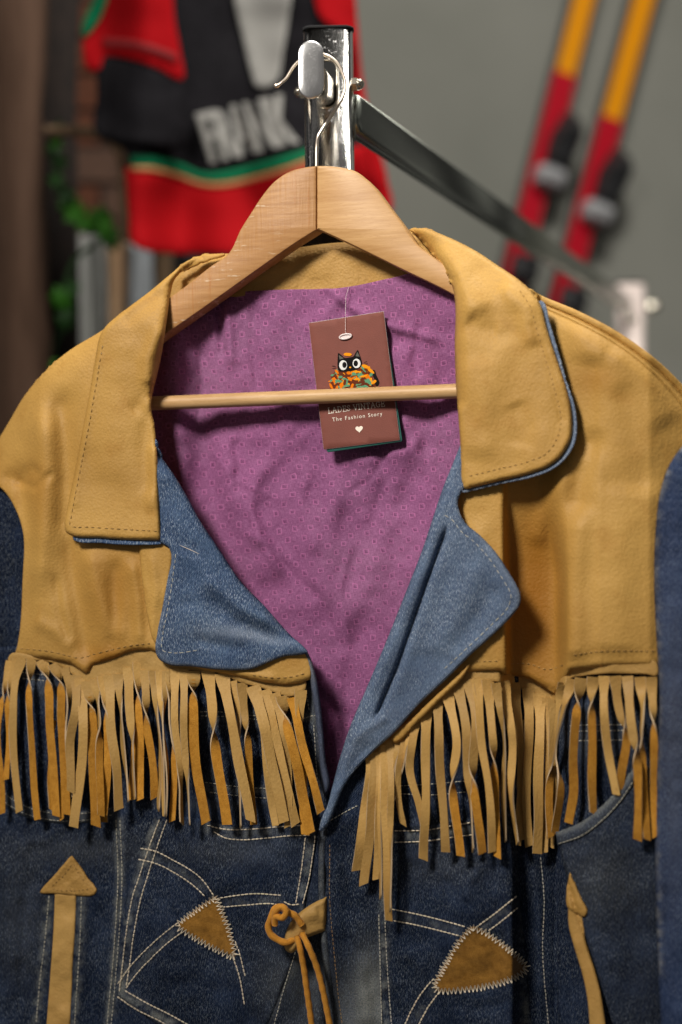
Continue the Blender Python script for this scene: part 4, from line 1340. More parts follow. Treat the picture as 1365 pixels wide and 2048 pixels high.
SRIGHT = [
    ([(745, 1508), (736, 1589), (713, 1742)], 21, 's', 0, -2), ([(754, 1505), (742, 1641), (728, 1770)], 21, 's', 0, -4), ([(760, 1505), (758, 1641), (752, 1760)], 15, 's', 0, -3),
    ([(766, 1500), (761, 1641), (762, 1796)], 12, 'e', .3, -6), ([(772, 1490), (770, 1641), (778, 1842)], 17, 's', 0, -8), ([(780, 1480), (783, 1589), (781, 1822)], 14, 'se', .4, -9),
    ([(800, 1472), (788, 1550), (783, 1625)], 14, 'e', .3, -2), ([(812, 1460), (797, 1560), (797, 1600), (808, 1651)], 14, 's', 0, -3), ([(824, 1450), (806, 1530), (789, 1600)], 10, 'e', .3, -2),
    ([(832, 1438), (821, 1537), (838, 1602), (849, 1650)], 18, 's', 0, -4), ([(853, 1415), (852, 1563), (847, 1720)], 20, 's', 0, -6), ([(874, 1390), (882, 1537), (892, 1705)], 20, 's', 0, -5),
    ([(894, 1380), (913, 1485), (907, 1563), (922, 1713)], 20, 'f', .52, -5), ([(915, 1366), (933, 1459), (939, 1563), (947, 1702)], 20, 'se', .45, -5), ([(937, 1360), (951, 1434), (948, 1537), (965, 1708)], 20, 'f', .55, -7),
    ([(955, 1358), (965, 1485), (977, 1563), (985, 1705)], 18, 's', 0, -8), ([(976, 1360), (984, 1459), (988, 1563), (996, 1716)], 19, 'f', .42, -4), ([(992, 1366), (1006, 1459), (1008, 1563), (1011, 1685)], 15, 'e', .3, -5),
    ([(1008, 1362), (1024, 1474), (1022, 1574), (1036, 1688)], 19, 'se', .5, -14), ([(1028, 1366), (1040, 1474), (1042, 1599), (1034, 1690)], 20, 's', 0, -6), ([(1057, 1376), (1060, 1474), (1052, 1599), (1060, 1693)], 20, 's', 0, -6),
    ([(1080, 1386), (1080, 1500), (1075, 1708)], 22, 's', 0, -7), ([(1096, 1395), (1097, 1500), (1090, 1706)], 18, 's', 0, -5), ([(1109, 1398), (1108, 1474), (1105, 1574), (1101, 1695)], 19, 's', 0, -4),
    ([(1128, 1366), (1121, 1400), (1111, 1487), (1098, 1574), (1102, 1675)], 17, 'ef', .5, -8), ([(1146, 1358), (1127, 1425), (1110, 1512), (1122, 1574), (1110, 1668)], 17, 'ef', .55, -9),
    ([(1163, 1356), (1158, 1400), (1147, 1524), (1147, 1586), (1138, 1647)], 20, 'f', .20, -3), ([(1187, 1354), (1184, 1405), (1184, 1500), (1187, 1628)], 19, 'f', .16, -3), ([(1209, 1352), (1208, 1425), (1218, 1500), (1234, 1590)], 19, 's', 0, -3),
    ([(1231, 1352), (1240, 1425), (1252, 1474), (1244, 1549), (1240, 1580)], 19, 'f', .48, -4), ([(1256, 1352), (1262, 1440), (1277, 1524), (1276, 1681)], 20, 'f', .50, -10), ([(1281, 1354), (1286, 1412), (1282, 1474), (1288, 1560), (1295, 1680)], 18, 'ef', .35, -9),
    ([(1303, 1354), (1306, 1400), (1308, 1524), (1313, 1674)], 18, 'f', .3, -9), ([(1048, 1440), (1044, 1560), (1048, 1680)], 18, 's', 0, -2),
]
for p_, w_, k_, tf_, z_ in SRIGHT:
    strand(p_, w_, k_, fringe_r, fr_r, tf_, z_)

# ---- lapels
def ll_layer(px, py):
    return -17 + 5 * sstep(500, 640, px) * sstep(1280, 1400, py) - 3 * gauss(px, py, 430, 1230, 90, 60)
ll_surf = Surf(ll_layer,
    folds=[([(345, 960), (400, 1060), (470, 1170)], 18, -2.0), ([(410, 1185), (470, 1245), (540, 1270), (590, 1285)], 16, -5), ([(400, 1150), (480, 1215), (560, 1255)], 14, 3),
           ([(380, 1275), (430, 1290), (500, 1300)], 12, -2.5), ([(350, 1100), (400, 1130), (430, 1180)], 16, 2.5), ([(345, 1200), (400, 1210), (450, 1240)], 14, -1.6)],
    noise=[(1.2, 60, 91), (.6, 24, 92)], edge=(7, 2.2), rolls=[([(312, 905), (340, 937), (370, 985), (400, 1040), (440, 1100), (480, 1160), (530, 1215), (585, 1275)], 22, 7)])
ll = panel('lapel', [(311, 880, 's'), (322, 912), (342, 940), (370, 985), (400, 1040), (440, 1100), (480, 1160), (530, 1213), (585, 1274), (606, 1292), (616, 1305), (600, 1310), (570, 1313), (540, 1324), (505, 1338), (470, 1341), (430, 1339), (380, 1333), (340, 1330), (318, 1318), (311, 1300), (314, 1270), (324, 1220),
                    (335, 1160), (343, 1112), (338, 1096), (322, 1086), (312, 1078, 's'), (304, 1000)],
           ll_surf, [M['denim_light'], M['leather'], M['denim_light']], jacket, thick=1.8, step=4.5,
           wear_shade=lambda x, y: .35 * gauss(x, y, 520, 1275, 60, 10, .2) + .25 * gauss(x, y, 450, 1265, 60, 16) + .2 * np.exp(-(seg_dist(x, y, [(343, 1112), (324, 1220), (312, 1300), (340, 1330), (470, 1341), (600, 1310)]) / 6)**2))
stitches('stitching', [[(352, 1108), (345, 1160), (335, 1220), (326, 1270), (325, 1300), (345, 1306), (400, 1300)]], ll_surf, M['thread_lapel'], ll, dash=8, gap=4, w=1.8)
stitches('stitching', [[(358, 1090), (375, 1097), (401, 1109)]], ll_surf, M['thread_pale'], ll, dash=46, gap=1, w=1.1, lift=.9)
# turned front edge of the left front (denim facing seen from the side)
fe_surf = Surf(lambda x, y: -11 + 5 * sstep(1330, 1560, y), edge=(8, 4), noise=[(.8, 30, 95)])
panel('front_facing', [(596, 1290), (612, 1300), (628, 1335), (640, 1395), (647, 1460), (652, 1520), (660, 1575), (650, 1592), (643, 1560), (638, 1500), (632, 1440), (624, 1385), (617, 1335), (606, 1308)],
      fe_surf, [M['denim_sleeve']], jacket, thick=2.0, step=4, wear_shade=lambda x, y: .12 + .2 * gauss(x, y, 625, 1335, 20, 30))

def rl_layer(px, py):
    # crease where the lapel folds over the facing
    return -17 + 3 * gauss(px, py, 960, 1200, 60, 90) * 0
crease = [(900, 1040), (884, 1085), (860, 1150), (830, 1235), (795, 1335), (765, 1405), (745, 1452)]
rl_surf = Surf(rl_layer,
    folds=[(crease, 5.0, -7.5, .10), ([(912, 1040), (896, 1090), (872, 1160), (842, 1245), (808, 1340), (775, 1420)], 16, 1.6, .1), ([(880, 1000), (850, 1110), (800, 1250), (740, 1400)], 12, 2, .1),
           ([(960, 1110), (930, 1200), (860, 1320)], 26, 2.4), ([(1000, 1160), (960, 1230), (900, 1310)], 20, -1.6), ([(700, 1490), (730, 1460), (780, 1430)], 10, 2.2), ([(690, 1560), (720, 1510), (760, 1480)], 12, -2)],
    noise=[(1.3, 70, 101), (.6, 26, 102)], edge=(7, 2.2), rolls=[([(920, 880), (885, 980), (845, 1100), (770, 1290), (700, 1450), (665, 1570)], 18, 7)])
rl = panel('lapel', [(925, 880, 's'), (905, 930), (885, 980), (865, 1040), (845, 1100), (810, 1190), (770, 1290), (732, 1380), (702, 1450), (682, 1510), (666, 1570), (655, 1612), (643, 1640), (640, 1662), (652, 1655), (672, 1612), (690, 1572), (712, 1540), (745, 1505), (790, 1465), (840, 1408), (890, 1362), (940, 1312),
                    (990, 1267), (1028, 1228), (1041, 1208), (1042, 1190), (1020, 1147), (990, 1102), (960, 1070), (932, 1046), (920, 1022), (917, 1002), (924, 985), (935, 970, 's')],
           rl_surf, [M['denim_light'], M['leather'], M['denim_light']], jacket, thick=1.8, step=4.5,
           wear_shade=lambda x, y: .12 + .10 * gauss(x, y, 740, 1465, 70, 12, -.7) + .2 * np.exp(-(seg_dist(x, y, [(920, 1022), (960, 1070), (1042, 1190), (1028, 1228), (890, 1362), (745, 1505)]) / 6)**2))
stitches('stitching', [[(890, 1030), (905, 1040), (922, 1062), (950, 1085), (975, 1112), (1002, 1152), (1022, 1190), (1018, 1212), (985, 1248), (935, 1296), (885, 1342)]], rl_surf, M['thread_lapel'], rl, dash=9, gap=5, w=1.8)
# seam strip edge peeping below the right lapel
pe_surf = Surf(-13, edge=(4, 2))
panel('lapel_binding', [(782, 1478), (830, 1432), (880, 1384), (925, 1342), (938, 1330), (930, 1350), (885, 1396), (835, 1446), (790, 1486)], pe_surf, [M['leather']], jacket, thick=2, step=4)

# ---- collar leaves
def cl_layer(px, py):
    return -17 - 4 * sstep(900, 1070, py) + 16 * sstep(660, 520, py)
cl_roll = [(447, 505), (400, 516), (362, 540), (346, 575), (340, 640), (326, 700), (318, 740), (306, 790)]
cl_surf = Surf(cl_layer,
    folds=[([(300, 800), (290, 900), (300, 1000)], 18, -2.6), ([(330, 640), (295, 720), (300, 820)], 16, 3.0), ([(300, 760), (285, 800), (262, 830)], 14, -2.2), ([(250, 640), (230, 800), (215, 980)], 40, 2.5),
           ([(310, 880), (308, 960), (300, 1030)], 12, 2.5), ([(330, 580), (290, 610), (240, 650)], 16, -1.8), ([(200, 700), (185, 800), (165, 900), (150, 1020)], 7, 0.9, .05)],
    noise=[(1.0, 80, 111), (.25, 28, 112)], edge=(9, 3.5), rolls=[(cl_roll, 30, 11)])
# denim undercollar peeping out below
uc_surf = Surf(lambda x, y: cl_surf(x, y) - base(x) + 3.0)
cf = panel('collar', [(447, 506, 's'), (410, 510), (375, 522), (345, 545), (300, 582), (250, 620), (212, 652), (200, 672), (190, 720), (180, 780), (165, 860), (148, 950), (134, 1020), (129, 1045), (132, 1064), (145, 1072), (200, 1076), (260, 1080), (322, 1081, 's'), (318, 1000), (315, 920), (309, 850), (302, 812), (306, 785), (317, 740), (325, 700),
                   (334, 640), (342, 585), (349, 560), (368, 540), (400, 524)],
       cl_surf, [M['leather'], M['denim_light'], M['leather']], jacket, thick=2.4, step=4.5)
panel('undercollar', [(150, 1030, 's'), (315, 1040, 's'), (321, 1086, 's'), (260, 1088), (200, 1084), (148, 1077)], uc_surf, [M['denim_light']], cf, thick=1.4, step=4)
stitches('stitching', [[(205, 690), (190, 780), (176, 860), (158, 950), (143, 1030), (140, 1050), (180, 1054), (240, 1058), (318, 1062)]], cl_surf, M['thread_tan'], cf, dash=8, gap=5, w=1.8)

def cr_layer(px, py):
    return -20 - 4 * sstep(820, 960, py) * sstep(1000, 1100, px) + 22 * sstep(620, 455, py)
cr_roll = [(822, 459), (850, 486), (880, 522), (903, 560), (910, 600), (910, 700), (912, 800)]
crs = Surf(cr_layer,
    folds=[([(870, 490), (930, 560), (960, 640)], 30, 3), ([(940, 520), (990, 600), (1010, 700)], 36, -2.2), ([(1000, 560), (1050, 620), (1070, 700)], 20, 3), ([(960, 700), (970, 820), (960, 930)], 40, 3),
           ([(1060, 640), (1100, 740), (1128, 850)], 8, -.9, .05), ([(930, 640), (960, 660), (1000, 660)], 18, -1.8), ([(1030, 800), (1050, 850), (1040, 900)], 24, -2)],
    noise=[(1.2, 80, 121), (.3, 30, 122)], edge=(10, 4), rolls=[(cr_roll, 30, 12)])
cr_f = panel('collar', [(820, 459, 's'), (845, 456), (870, 463), (900, 475), (950, 500), (1000, 533), (1042, 562), (1070, 590), (1084, 615), (1096, 660), (1112, 710), (1130, 765), (1142, 810), (1146, 850), (1142, 880), (1124, 912), (1100, 932), (1060, 948), (1000, 962), (950, 974), (930, 978), (924, 965), (922, 900), (917, 830), (912, 760), (910, 690),
                     (911, 610), (905, 572), (882, 530), (852, 492)],
            crs, [M['leather'], M['denim_light'], M['leather']], jacket, thick=2.4, step=4.5)
ucr = Surf(lambda x, y: crs(x, y) - base(x) + 3.0)
panel('undercollar', [(1070, 600, 's'), (1085, 606), (1096, 645), (1114, 705), (1133, 768), (1147, 815), (1151, 853), (1147, 885), (1127, 917), (1101, 937), (1060, 952), (1000, 965), (950, 977), (926, 981), (940, 940), (1080, 900), (1100, 800)], ucr, [M['denim_light']], cr_f, thick=1.5, step=4, wear_shade=lambda x, y: .3 + 0 * x)
stitches('stitching', [[(1040, 580), (1060, 610), (1074, 660), (1092, 720), (1110, 780), (1122, 840), (1116, 872), (1095, 905), (1050, 925), (1000, 937), (935, 953)]], crs, M['thread_tan'], cr_f, dash=7, gap=5, w=1.5)

# ---- yoke stitching above the fringe
stitches('stitching', [[(40, 1297), (100, 1303), (135, 1311), (160, 1316), (190, 1308), (230, 1298), (262, 1291), (300, 1287)], [(505, 1350), (540, 1355), (580, 1354), (610, 1347)], ], yl_surf, M['thread_tan'], jacket, dash=8, gap=4.5, w=2)
stitches('stitching', [[(930, 1323), (1003, 1322)], [(1022, 1328), (1060, 1328), (1090, 1338), (1105, 1338), (1128, 1330)], [(1148, 1310), (1200, 1303), (1314, 1302)]], yr_surf, M['thread_tan'], jacket, dash=7, gap=4.5, w=1.8)

# ---- arrow patches
ar_surf = Surf(lambda x, y: bl_surf(x, y) - base(x) - 1.1, edge=(3, .7), noise=[(.15, 20, 131)])
arrow = panel('arrow_patch', [(110, 1786, 's'), (152, 1788, 's'), (150, 1850), (145, 1930), (138, 2090, 's'), (90, 2090, 's'), (100, 1960), (107, 1860)], ar_surf, [M['leather_strip']], jacket, thick=0.9, step=4, wear_shade=lambda x, y: .1 + 0 * x)
ah_surf = Surf(lambda x, y: bl_surf(x, y) - base(x) - 2.0, edge=(4, .9), noise=[(.5, 18, 132)])
panel('arrow_head', [(143, 1713), (152, 1722), (172, 1752), (192, 1782), (186, 1790), (150, 1792), (110, 1788), (80, 1785), (84, 1778), (110, 1750), (132, 1724)], ah_surf, [M['leather_in']], arrow, thick=1.3, step=4)
stitches('stitching', [[(143, 1730), (128, 1750), (104, 1776), (140, 1782), (178, 1778)], [(146, 1728), (160, 1752), (176, 1772)]], ah_surf, M['thread_tan'], arrow, dash=6, gap=3, w=1.6)
ar2 = Surf(lambda x, y: pk_surf(x, y) - base(x) - 1.2, edge=(4, .8))
arrow2 = panel('arrow_patch', [(1137, 1812, 's'), (1162, 1822, 's'), (1166, 1850), (1178, 1900), (1196, 1960), (1218, 2090, 's'), (1182, 2090, 's'), (1176, 2000), (1166, 1950), (1148, 1890), (1138, 1850)], ar2, [M['leather_strip']], jacket, thick=0.9, step=4, wear_shade=lambda x, y: .1 + 0 * x)
ar3 = Surf(lambda x, y: pk_surf(x, y) - base(x) - 2.0, edge=(4, .9))
panel('arrow_head', [(1140, 1748, 's'), (1150, 1768), (1164, 1800), (1175, 1824), (1170, 1834), (1152, 1828), (1136, 1816), (1134, 1780)], ar3, [M['leather_in']], arrow2, thick=1.3, step=4)

# ---- triangle patches with zigzag stitching
tp = Surf(lambda x, y: pw(x, y) - base(x) - 0.9, noise=[(.5, 16, 141)])
t1 = panel('triangle_patch', [(431, 1795, 's'), (440, 1815), (455, 1850), (465, 1885), (470, 1914, 's'), (430, 1898), (390, 1877), (356, 1852, 's'), (380, 1830), (405, 1812)], tp, [M['patch_suede']], jacket, thick=1.2, step=4)
zigzag('zigzag_stitching', [(431, 1795), (440, 1815), (455, 1850), (465, 1885), (470, 1914), (430, 1898), (390, 1877), (356, 1852), (380, 1830), (405, 1812), (431, 1795)], tp, M['thread_pale'], t1)
tp2 = Surf(lambda x, y: rp_surf(x, y) - base(x) - 0.9, noise=[(.5, 16, 142)])
tri2 = [(946, 1856), (975, 1868), (1010, 1893), (1040, 1918), (1054, 1936), (1042, 1950), (1010, 1964), (960, 1976), (910, 1982), (872, 1980), (870, 1972), (885, 1940), (905, 1905), (925, 1875)]
t2 = panel('triangle_patch', tri2, tp2, [M['patch_suede']], jacket, thick=1.2, step=4)
zigzag('zigzag_stitching', tri2 + [tri2[0]], tp2, M['thread_pale'], t2, amp=7)

# ---- toggle tab with suede cord
tb = Surf(lambda x, y: -17 + np.interp(x, [570, 600, 655], [-3, -2, 5]), folds=[([(590, 1850), (610, 1835), (640, 1825)], 10, 1.5)], edge=(9, 4), noise=[(.7, 20, 151)])
tab = panel('toggle_tab', [(654, 1794, 's'), (628, 1806), (604, 1822), (585, 1840), (575, 1858), (569, 1880), (571, 1900), (583, 1907), (596, 1896), (602, 1880), (620, 1874), (652, 1862, 's')], tb, [M['leather_strip']], jacket, thick=2.2, step=3.5)
mb = MB()
loop = catmull([(604, 1850, -20), (590, 1832, -23), (575, 1824, -25), (560, 1814, -25), (549, 1820, -25), (543, 1836, -25), (537, 1852, -24), (541, 1868, -24), (556, 1880, -23), (574, 1886, -22), (588, 1880, -18)], False, 3)
rad = 0.0024 * (1 + 0.06 * np.sin(np.arange(len(loop)) * .9))
tube(mb, [P(a, b, float(base(a)) + c) for a, b, c in loop], list(rad), 9)
lp2 = catmull([(548, 1838, -25), (553, 1822, -28), (565, 1814, -29), (573, 1824, -29), (566, 1836, -29), (552, 1834, -28), (550, 1850, -26)], False, 3)
tube(mb, [P(a, b, float(base(a)) + c) for a, b, c in lp2], 0.0023, 9)
for tail in ([(594, 1872, -22), (600, 1895, -24), (607, 1930, -22), (614, 1980, -20), (621, 2030, -18), (628, 2090, -17)], [(604, 1866, -21), (618, 1895, -24), (634, 1935, -21), (647, 1985, -19), (657, 2035, -17), (668, 2090, -15)]):
    c = catmull(tail, False, 4)
    tube(mb, [P(a, b, float(base(a)) + d_) for a, b, d_ in c], list(0.00215 * (1 + .07 * np.sin(np.arange(len(c)) * 1.1))), 9)
mb.build('cord', M['cord'], tab)

# =================================================================== SWING TAG
tag = thing('swing_tag', 'rust red card swing tag with a cat emblem pinned to the purple lining', 'price tag', tuple(P(693, 640, 20)))
M['card'] = plain('rust_card', (0.185, 0.054, 0.038), 0.75, var=0.06, bump=(1200, .0003))
M['card_green'] = plain('green_card', (0.020, 0.105, 0.085), 0.7)
M['card_edge'] = plain('card_edge', (0.42, 0.40, 0.38), 0.7)
M['cream'] = plain('cream_print', (0.84, 0.74, 0.62), 0.7)
M['white_print'] = plain('white_print', (0.70, 0.69, 0.66), 0.6)
M['cat_black'] = plain('black_print', (0.010, 0.009, 0.009), 0.9, spec=0.05)
M['cat_grey'] = plain('grey_print', (0.085, 0.075, 0.055), 0.6)
M['leaf_o'] = plain('orange_print', (0.70, 0.17, 0.006), 0.9, spec=0.05)
M['leaf_y'] = plain('amber_print', (0.78, 0.28, 0.010), 0.9, spec=0.05)
M['leaf_g'] = plain('green_print', (0.10, 0.27, 0.15), 0.9, spec=0.05)
M['leaf_b'] = plain('brown_print', (0.12, 0.028, 0.012), 0.9, spec=0.05)
M['plastic'] = plain('clear_plastic', (0.72, 0.62, 0.60), 0.3)


def tag_d(px, py):
    return float(base(px)) + 12.8 + 0.006 * (py - 797)
tag_s = Surf(lambda x, y: 12.8 + 0.006 * (y - 797) + 0.8 * ((x - 710) / 80)**2, use_base=True)
panel('card', [(618.2, 646, 's'), (767.6, 622.8, 's'), (800, 880, 's'), (648, 898.7, 's')], tag_s, [M['card'], M['card'], M['card_edge']], tag, thick=0.5, step=12)
tag_b = Surf(lambda x, y: 13.7 + 0.006 * (y - 797) + 0.8 * ((x - 710) / 80)**2)
panel('backing_card', [(622, 652, 's'), (768, 626, 's'), (804.5, 880, 's'), (803, 882.5, 's'), (656, 904, 's'), (652, 897, 's')], tag_b, [M['card_green'], M['card_green'], M['card_green']], tag, thick=0.5, step=12)


def zpt(x, y, lift=0.25):
    px, py = 560 + x / 4.55, 580 + y / 4.55
    return P(px, py, float(tag_s(px, py)) - lift)


def flat(mb, poly, mi, lift):
    """thin printed shape on the card, in the card's own scale"""
    pts2 = [Vector((float(a), float(-b))) for a, b in poly]
    n = len(pts2)
    vo, eo, fo, *_ = delaunay_2d_cdt(pts2, [(i, (i + 1) % n) for i in range(n)], [], 1, 1e-4)
    mb.add([zpt(v.x, -v.y, lift) for v in vo], [tuple(f) for f in fo], mi)


def ell(cx, cy, rx, ry_, rot=0, n=18):
    return [(cx + rx * math.cos(a) * math.cos(rot) - ry_ * math.sin(a) * math.sin(rot), cy + rx * math.cos(a) * math.sin(rot) + ry_ * math.sin(a) * math.cos(rot)) for a in [2 * math.pi * i / n for i in range(n)]]


mb = MB()
CM = [M['cat_black'], M['cat_grey'], M['white_print'], M['leaf_o'], M['leaf_y'], M['leaf_g'], M['leaf_b']]
# tail
tl = catmull([(852, 738), (862, 775), (878, 810), (890, 845), (872, 868), (850, 862)], False, 6)
for i in range(len(tl) - 1):
    (ax, ay), (bx_, by_) = tl[i], tl[i + 1]
    flat(mb, ell((ax + bx_) / 2, (ay + by_) / 2, 17, 15), 0, 0.26 + i * .0004)
rl_ = random.Random(5)
mound = [(470, 900), (455, 895), (468, 790), (500, 740), (600, 735), (700, 720), (770, 690), (830, 730), (850, 830), (885, 885), (700, 900)]
flat(mb, mound, 6, 0.29)
k = 0
ml = np.array(mound)
while k < 95:
    x, y = rl_.uniform(455, 885), rl_.uniform(690, 900)
    if not inside(np.array([x]), np.array([y]), ml)[0]:
        continue
    rot = rl_.uniform(0, 3.14); L = rl_.uniform(22, 40); W = rl_.uniform(9, 15)
    q = []
    for i in range(12):
        a = 2 * math.pi * i / 12
        u = math.cos(a) * L; v = math.sin(a) * W * (1 - .25 * math.cos(a))
        q.append((x + u * math.cos(rot) - v * math.sin(rot), min(905, y + u * math.sin(rot) + v * math.cos(rot))))
    flat(mb, q, rl_.choice([3, 3, 4, 5, 5, 6, 6]), 0.31 + k * .0012)
    k += 1
head = catmull([(532, 572), (560, 590), (590, 616), (632, 612), (668, 604), (690, 570), (710, 544), (722, 575), (738, 620), (748, 665), (738, 698), (690, 728), (640, 738), (580, 742), (540, 738), (526, 700), (526, 640), (528, 600)], True, 8)
flat(mb, [tuple(p) for p in head], 0, .45)
flat(mb, [(538, 590), (582, 620), (545, 632)], 1, .46); flat(mb, [(706, 560), (728, 606), (690, 600)], 1, .46)
flat(mb, ell(577, 683, 36, 45), 2, .47); flat(mb, ell(699, 667, 36, 43), 2, .47)
flat(mb, ell(589, 681, 20, 28), 0, .48); flat(mb, ell(692, 667, 20, 28), 0, .48)
flat(mb, ell(641, 703, 10, 7), 4, .48)
flat(mb, ell(618, 585, 38, 15, .05), 4, .49)
flat(mb, ell(780, 695, 36, 16, .35), 4, .49)
for a, b in (((476, 690), (510, 694)), ((478, 714), (510, 708)), ((766, 660), (792, 648)), ((770, 674), (800, 668))):
    dx, dy = b[0] - a[0], b[1] - a[1]; L = math.hypot(dx, dy)
    flat(mb, [(a[0] - dy / L * 2, a[1] + dx / L * 2), (b[0] - dy / L * 2, b[1] + dx / L * 2), (b[0] + dy / L * 2, b[1] - dx / L * 2), (a[0] + dy / L * 2, a[1] - dx / L * 2)], 0, .46)
mb.build('cat_emblem', CM, tag, smooth=False)

# heart
mb = MB()
hrt = []
for i in range(32):
    a = 2 * math.pi * i / 32
    hx = 16 * math.sin(a)**3; hy = -(13 * math.cos(a) - 5 * math.cos(2 * a) - 2 * math.cos(3 * a) - math.cos(4 * a))
    hrt.append((723 + hx * 2.1 + hy * 0.15, 1264 + hy * 2.1 - hx * .25))
flat(mb, hrt, 0, .28)
mb.build('heart_emblem', M['cream'], tag, smooth=False)

# serif capitals drawn as strokes on a unit box (x 0..1, y 0 baseline .. 1 cap)
GL = {
    'L': (0.78, [((.2, 0), (.2, 1), .12), ((.05, 1), (.38, 1), .05), ((.03, 0), (.75, 0), .06), ((.75, 0), (.75, .28), .06)]),
    'A': (0.95, [((.12, 0), (.48, 1), .05), ((.48, 1), (.84, 0), .12), ((.22, .35), (.70, .35), .05), ((0, 0), (.26, 0), .05), ((.66, 0), (.98, 0), .05)]),
    'D': (0.95, [((.2, 0), (.2, 1), .12), ((.05, 0), (.5, 0), .05), ((.05, 1), (.5, 1), .05), ((.5, 1), (.78, .8), .07), ((.78, .8), (.86, .5), .11), ((.86, .5), (.78, .2), .11), ((.78, .2), (.5, 0), .07)]),
    'E': (0.80, [((.2, 0), (.2, 1), .12), ((.05, 0), (.75, 0), .05), ((.05, 1), (.72, 1), .05), ((.72, 1), (.72, .76), .05), ((.75, 0), (.77, .26), .05), ((.2, .52), (.56, .52), .05), ((.56, .4), (.56, .64), .05)]),
    'S': (0.70, [((.62, .95), (.62, .74), .05), ((.60, .86), (.36, 1), .06), ((.36, 1), (.12, .82), .09), ((.12, .82), (.2, .6), .11), ((.2, .6), (.52, .42), .12), ((.52, .42), (.60, .2), .11), ((.60, .2), (.36, 0), .08), ((.36, 0), (.10, .14), .06), ((.08, .02), (.08, .28), .05)]),
    'V': (0.92, [((.12, 1), (.48, 0), .12), ((.48, 0), (.82, 1), .05), ((0, 1), (.28, 1), .05), ((.68, 1), (.96, 1), .05)]),
    'I': (0.42, [((.2, 0), (.2, 1), .12), ((.03, 0), (.37, 0), .05), ((.03, 1), (.37, 1), .05)]),
    'N': (1.0, [((.16, 0), (.16, 1), .05), ((.16, 1), (.80, 0), .12), ((.80, 0), (.80, 1), .05), ((.02, 0), (.30, 0), .05), ((.66, 1), (.94, 1), .05), ((.02, 1), (.18, 1), .05)]),
    'T': (0.82, [((.4, 0), (.4, 1), .12), ((.04, 1), (.76, 1), .05), ((.04, 1), (.04, .76), .05), ((.76, 1), (.76, .76), .05), ((.24, 0), (.56, 0), .05)]),
    'G': (0.92, [((.76, .95), (.76, .72), .05), ((.74, .84), (.48, 1), .06), ((.48, 1), (.2, .82), .09), ((.2, .82), (.1, .5), .12), ((.1, .5), (.2, .18), .12), ((.2, .18), (.48, 0), .08), ((.48, 0), (.76, .1), .06), ((.76, .1), (.76, .42), .11), ((.58, .42), (.92, .42), .05)]),
    ' ': (0.38, []),
}
mb = MB()
txt = 'LADES VINTAGE'
wid = sum(GL[c][0] + .10 for c in txt)
ox, oy, ex, ey, cap = 440, 1123, 962, 1057, 50
ux, uy = (ex - ox) / wid, (ey - oy) / wid
cur = 0
for c in txt:
    for (a, b, th) in GL[c][1]:
        th = max(th, .105) * 1.0
        qa = np.array([ox + (cur + a[0]) * ux + a[1] * 6, oy + (cur + a[0]) * uy - a[1] * cap * 1.0])
        qb = np.array([ox + (cur + b[0]) * ux + b[1] * 6, oy + (cur + b[0]) * uy - b[1] * cap * 1.0])
        qa[0] -= a[1] * 12; qb[0] -= b[1] * 12
        dv = qb - qa; L = np.hypot(*dv) + 1e-6; nn = np.array([-dv[1], dv[0]]) / L * th * 42 * .5
        e2 = dv / L * 1.2
        pl_ = [qa - e2 + nn, qb + e2 + nn, qb + e2 - nn, qa - e2 - nn]
        mb.add([zpt(x, y, .30) for x, y in pl_], [(0, 1, 2, 3)])
    cur += GL[c][0] + .10
mb.build('title_lettering', M['cream'], tag, smooth=False)


def text_mesh(s, spacing=1.0):
    cu = bpy.data.curves.new('lettering', 'FONT')
    cu.body = s; cu.size = 1.0; cu.space_character = spacing
    cu.resolution_u = 3
    o = bpy.data.objects.new('lettering', cu)
    C.objects.link(o)
    dg = bpy.context.evaluated_depsgraph_get()
    dg.update()
    me = bpy.data.meshes.new_from_object(o.evaluated_get(dg))
    V = np.array([v.co[:2] for v in me.vertices]); F = [tuple(p.vertices) for p in me.polygons]
    bpy.data.objects.remove(o); bpy.data.curves.remove(cu); bpy.data.meshes.remove(me)
    return V, F


V, F = text_mesh('The Fashion Story', 1.28)
mn, mx = V.min(0), V.max(0)
mb = MB()
vv = []
W_ = mx[0] - mn[0]
for x, y in V:
    t = (x - mn[0]) / W_
    h = y / 0.73 * 36
    vv.append(zpt(480 + t * 455 - h * .12, 1196 - t * 56 - h, .30))
mb.add(vv, F)
# slab serifs on the tall stems
for sx_ in (0.012, 0.035, 0.075, 0.245, 0.50, 0.62, 0.80):
    pass
mb.build('subtitle_lettering', M['cream'], tag, smooth=False)
# plastic fastener and its thread
mb = MB()
flat(mb, ell(598, 422, 57, 24, -.18), 0, .55)
c = [zpt(a, b, .9) for a, b in ell(598, 422, 55, 22, -.18)]
tube(mb, c + [c[0]], 0.0006, 6, cap=False)
mb.build('fastener', M['plastic'], tag)
mb = MB()
tube(mb, [zpt(598, 420, .8), zpt(597, 245, 1.6), zpt(600, 120, -2), zpt(602, 60, -3), zpt(618, 5, -5), zpt(628, -30, -7)], 0.00011, 5)
mb.build('fastener_thread', M['plastic'], tag)

# =================================================================== BACKGROUND: SKIS
M['ski_y'] = plain('amber_ski', (0.80, 0.30, 0.003), 0.5, var=.05, spec=.2)
M['ski_r'] = plain('red_ski', (0.46, 0.005, 0.018), 0.5, spec=.2)
M['ski_side'] = plain('ski_sidewall', (0.05, 0.05, 0.045), 0.5)
M['ski_olive'] = plain('olive_ski_edge', (0.16, 0.15, 0.02), 0.5)
M['bind_black'] = plain('binding_black', (0.02, 0.02, 0.022), 0.5)
M['bind_grey'] = plain('binding_grey', (0.33, 0.33, 0.34), 0.5)


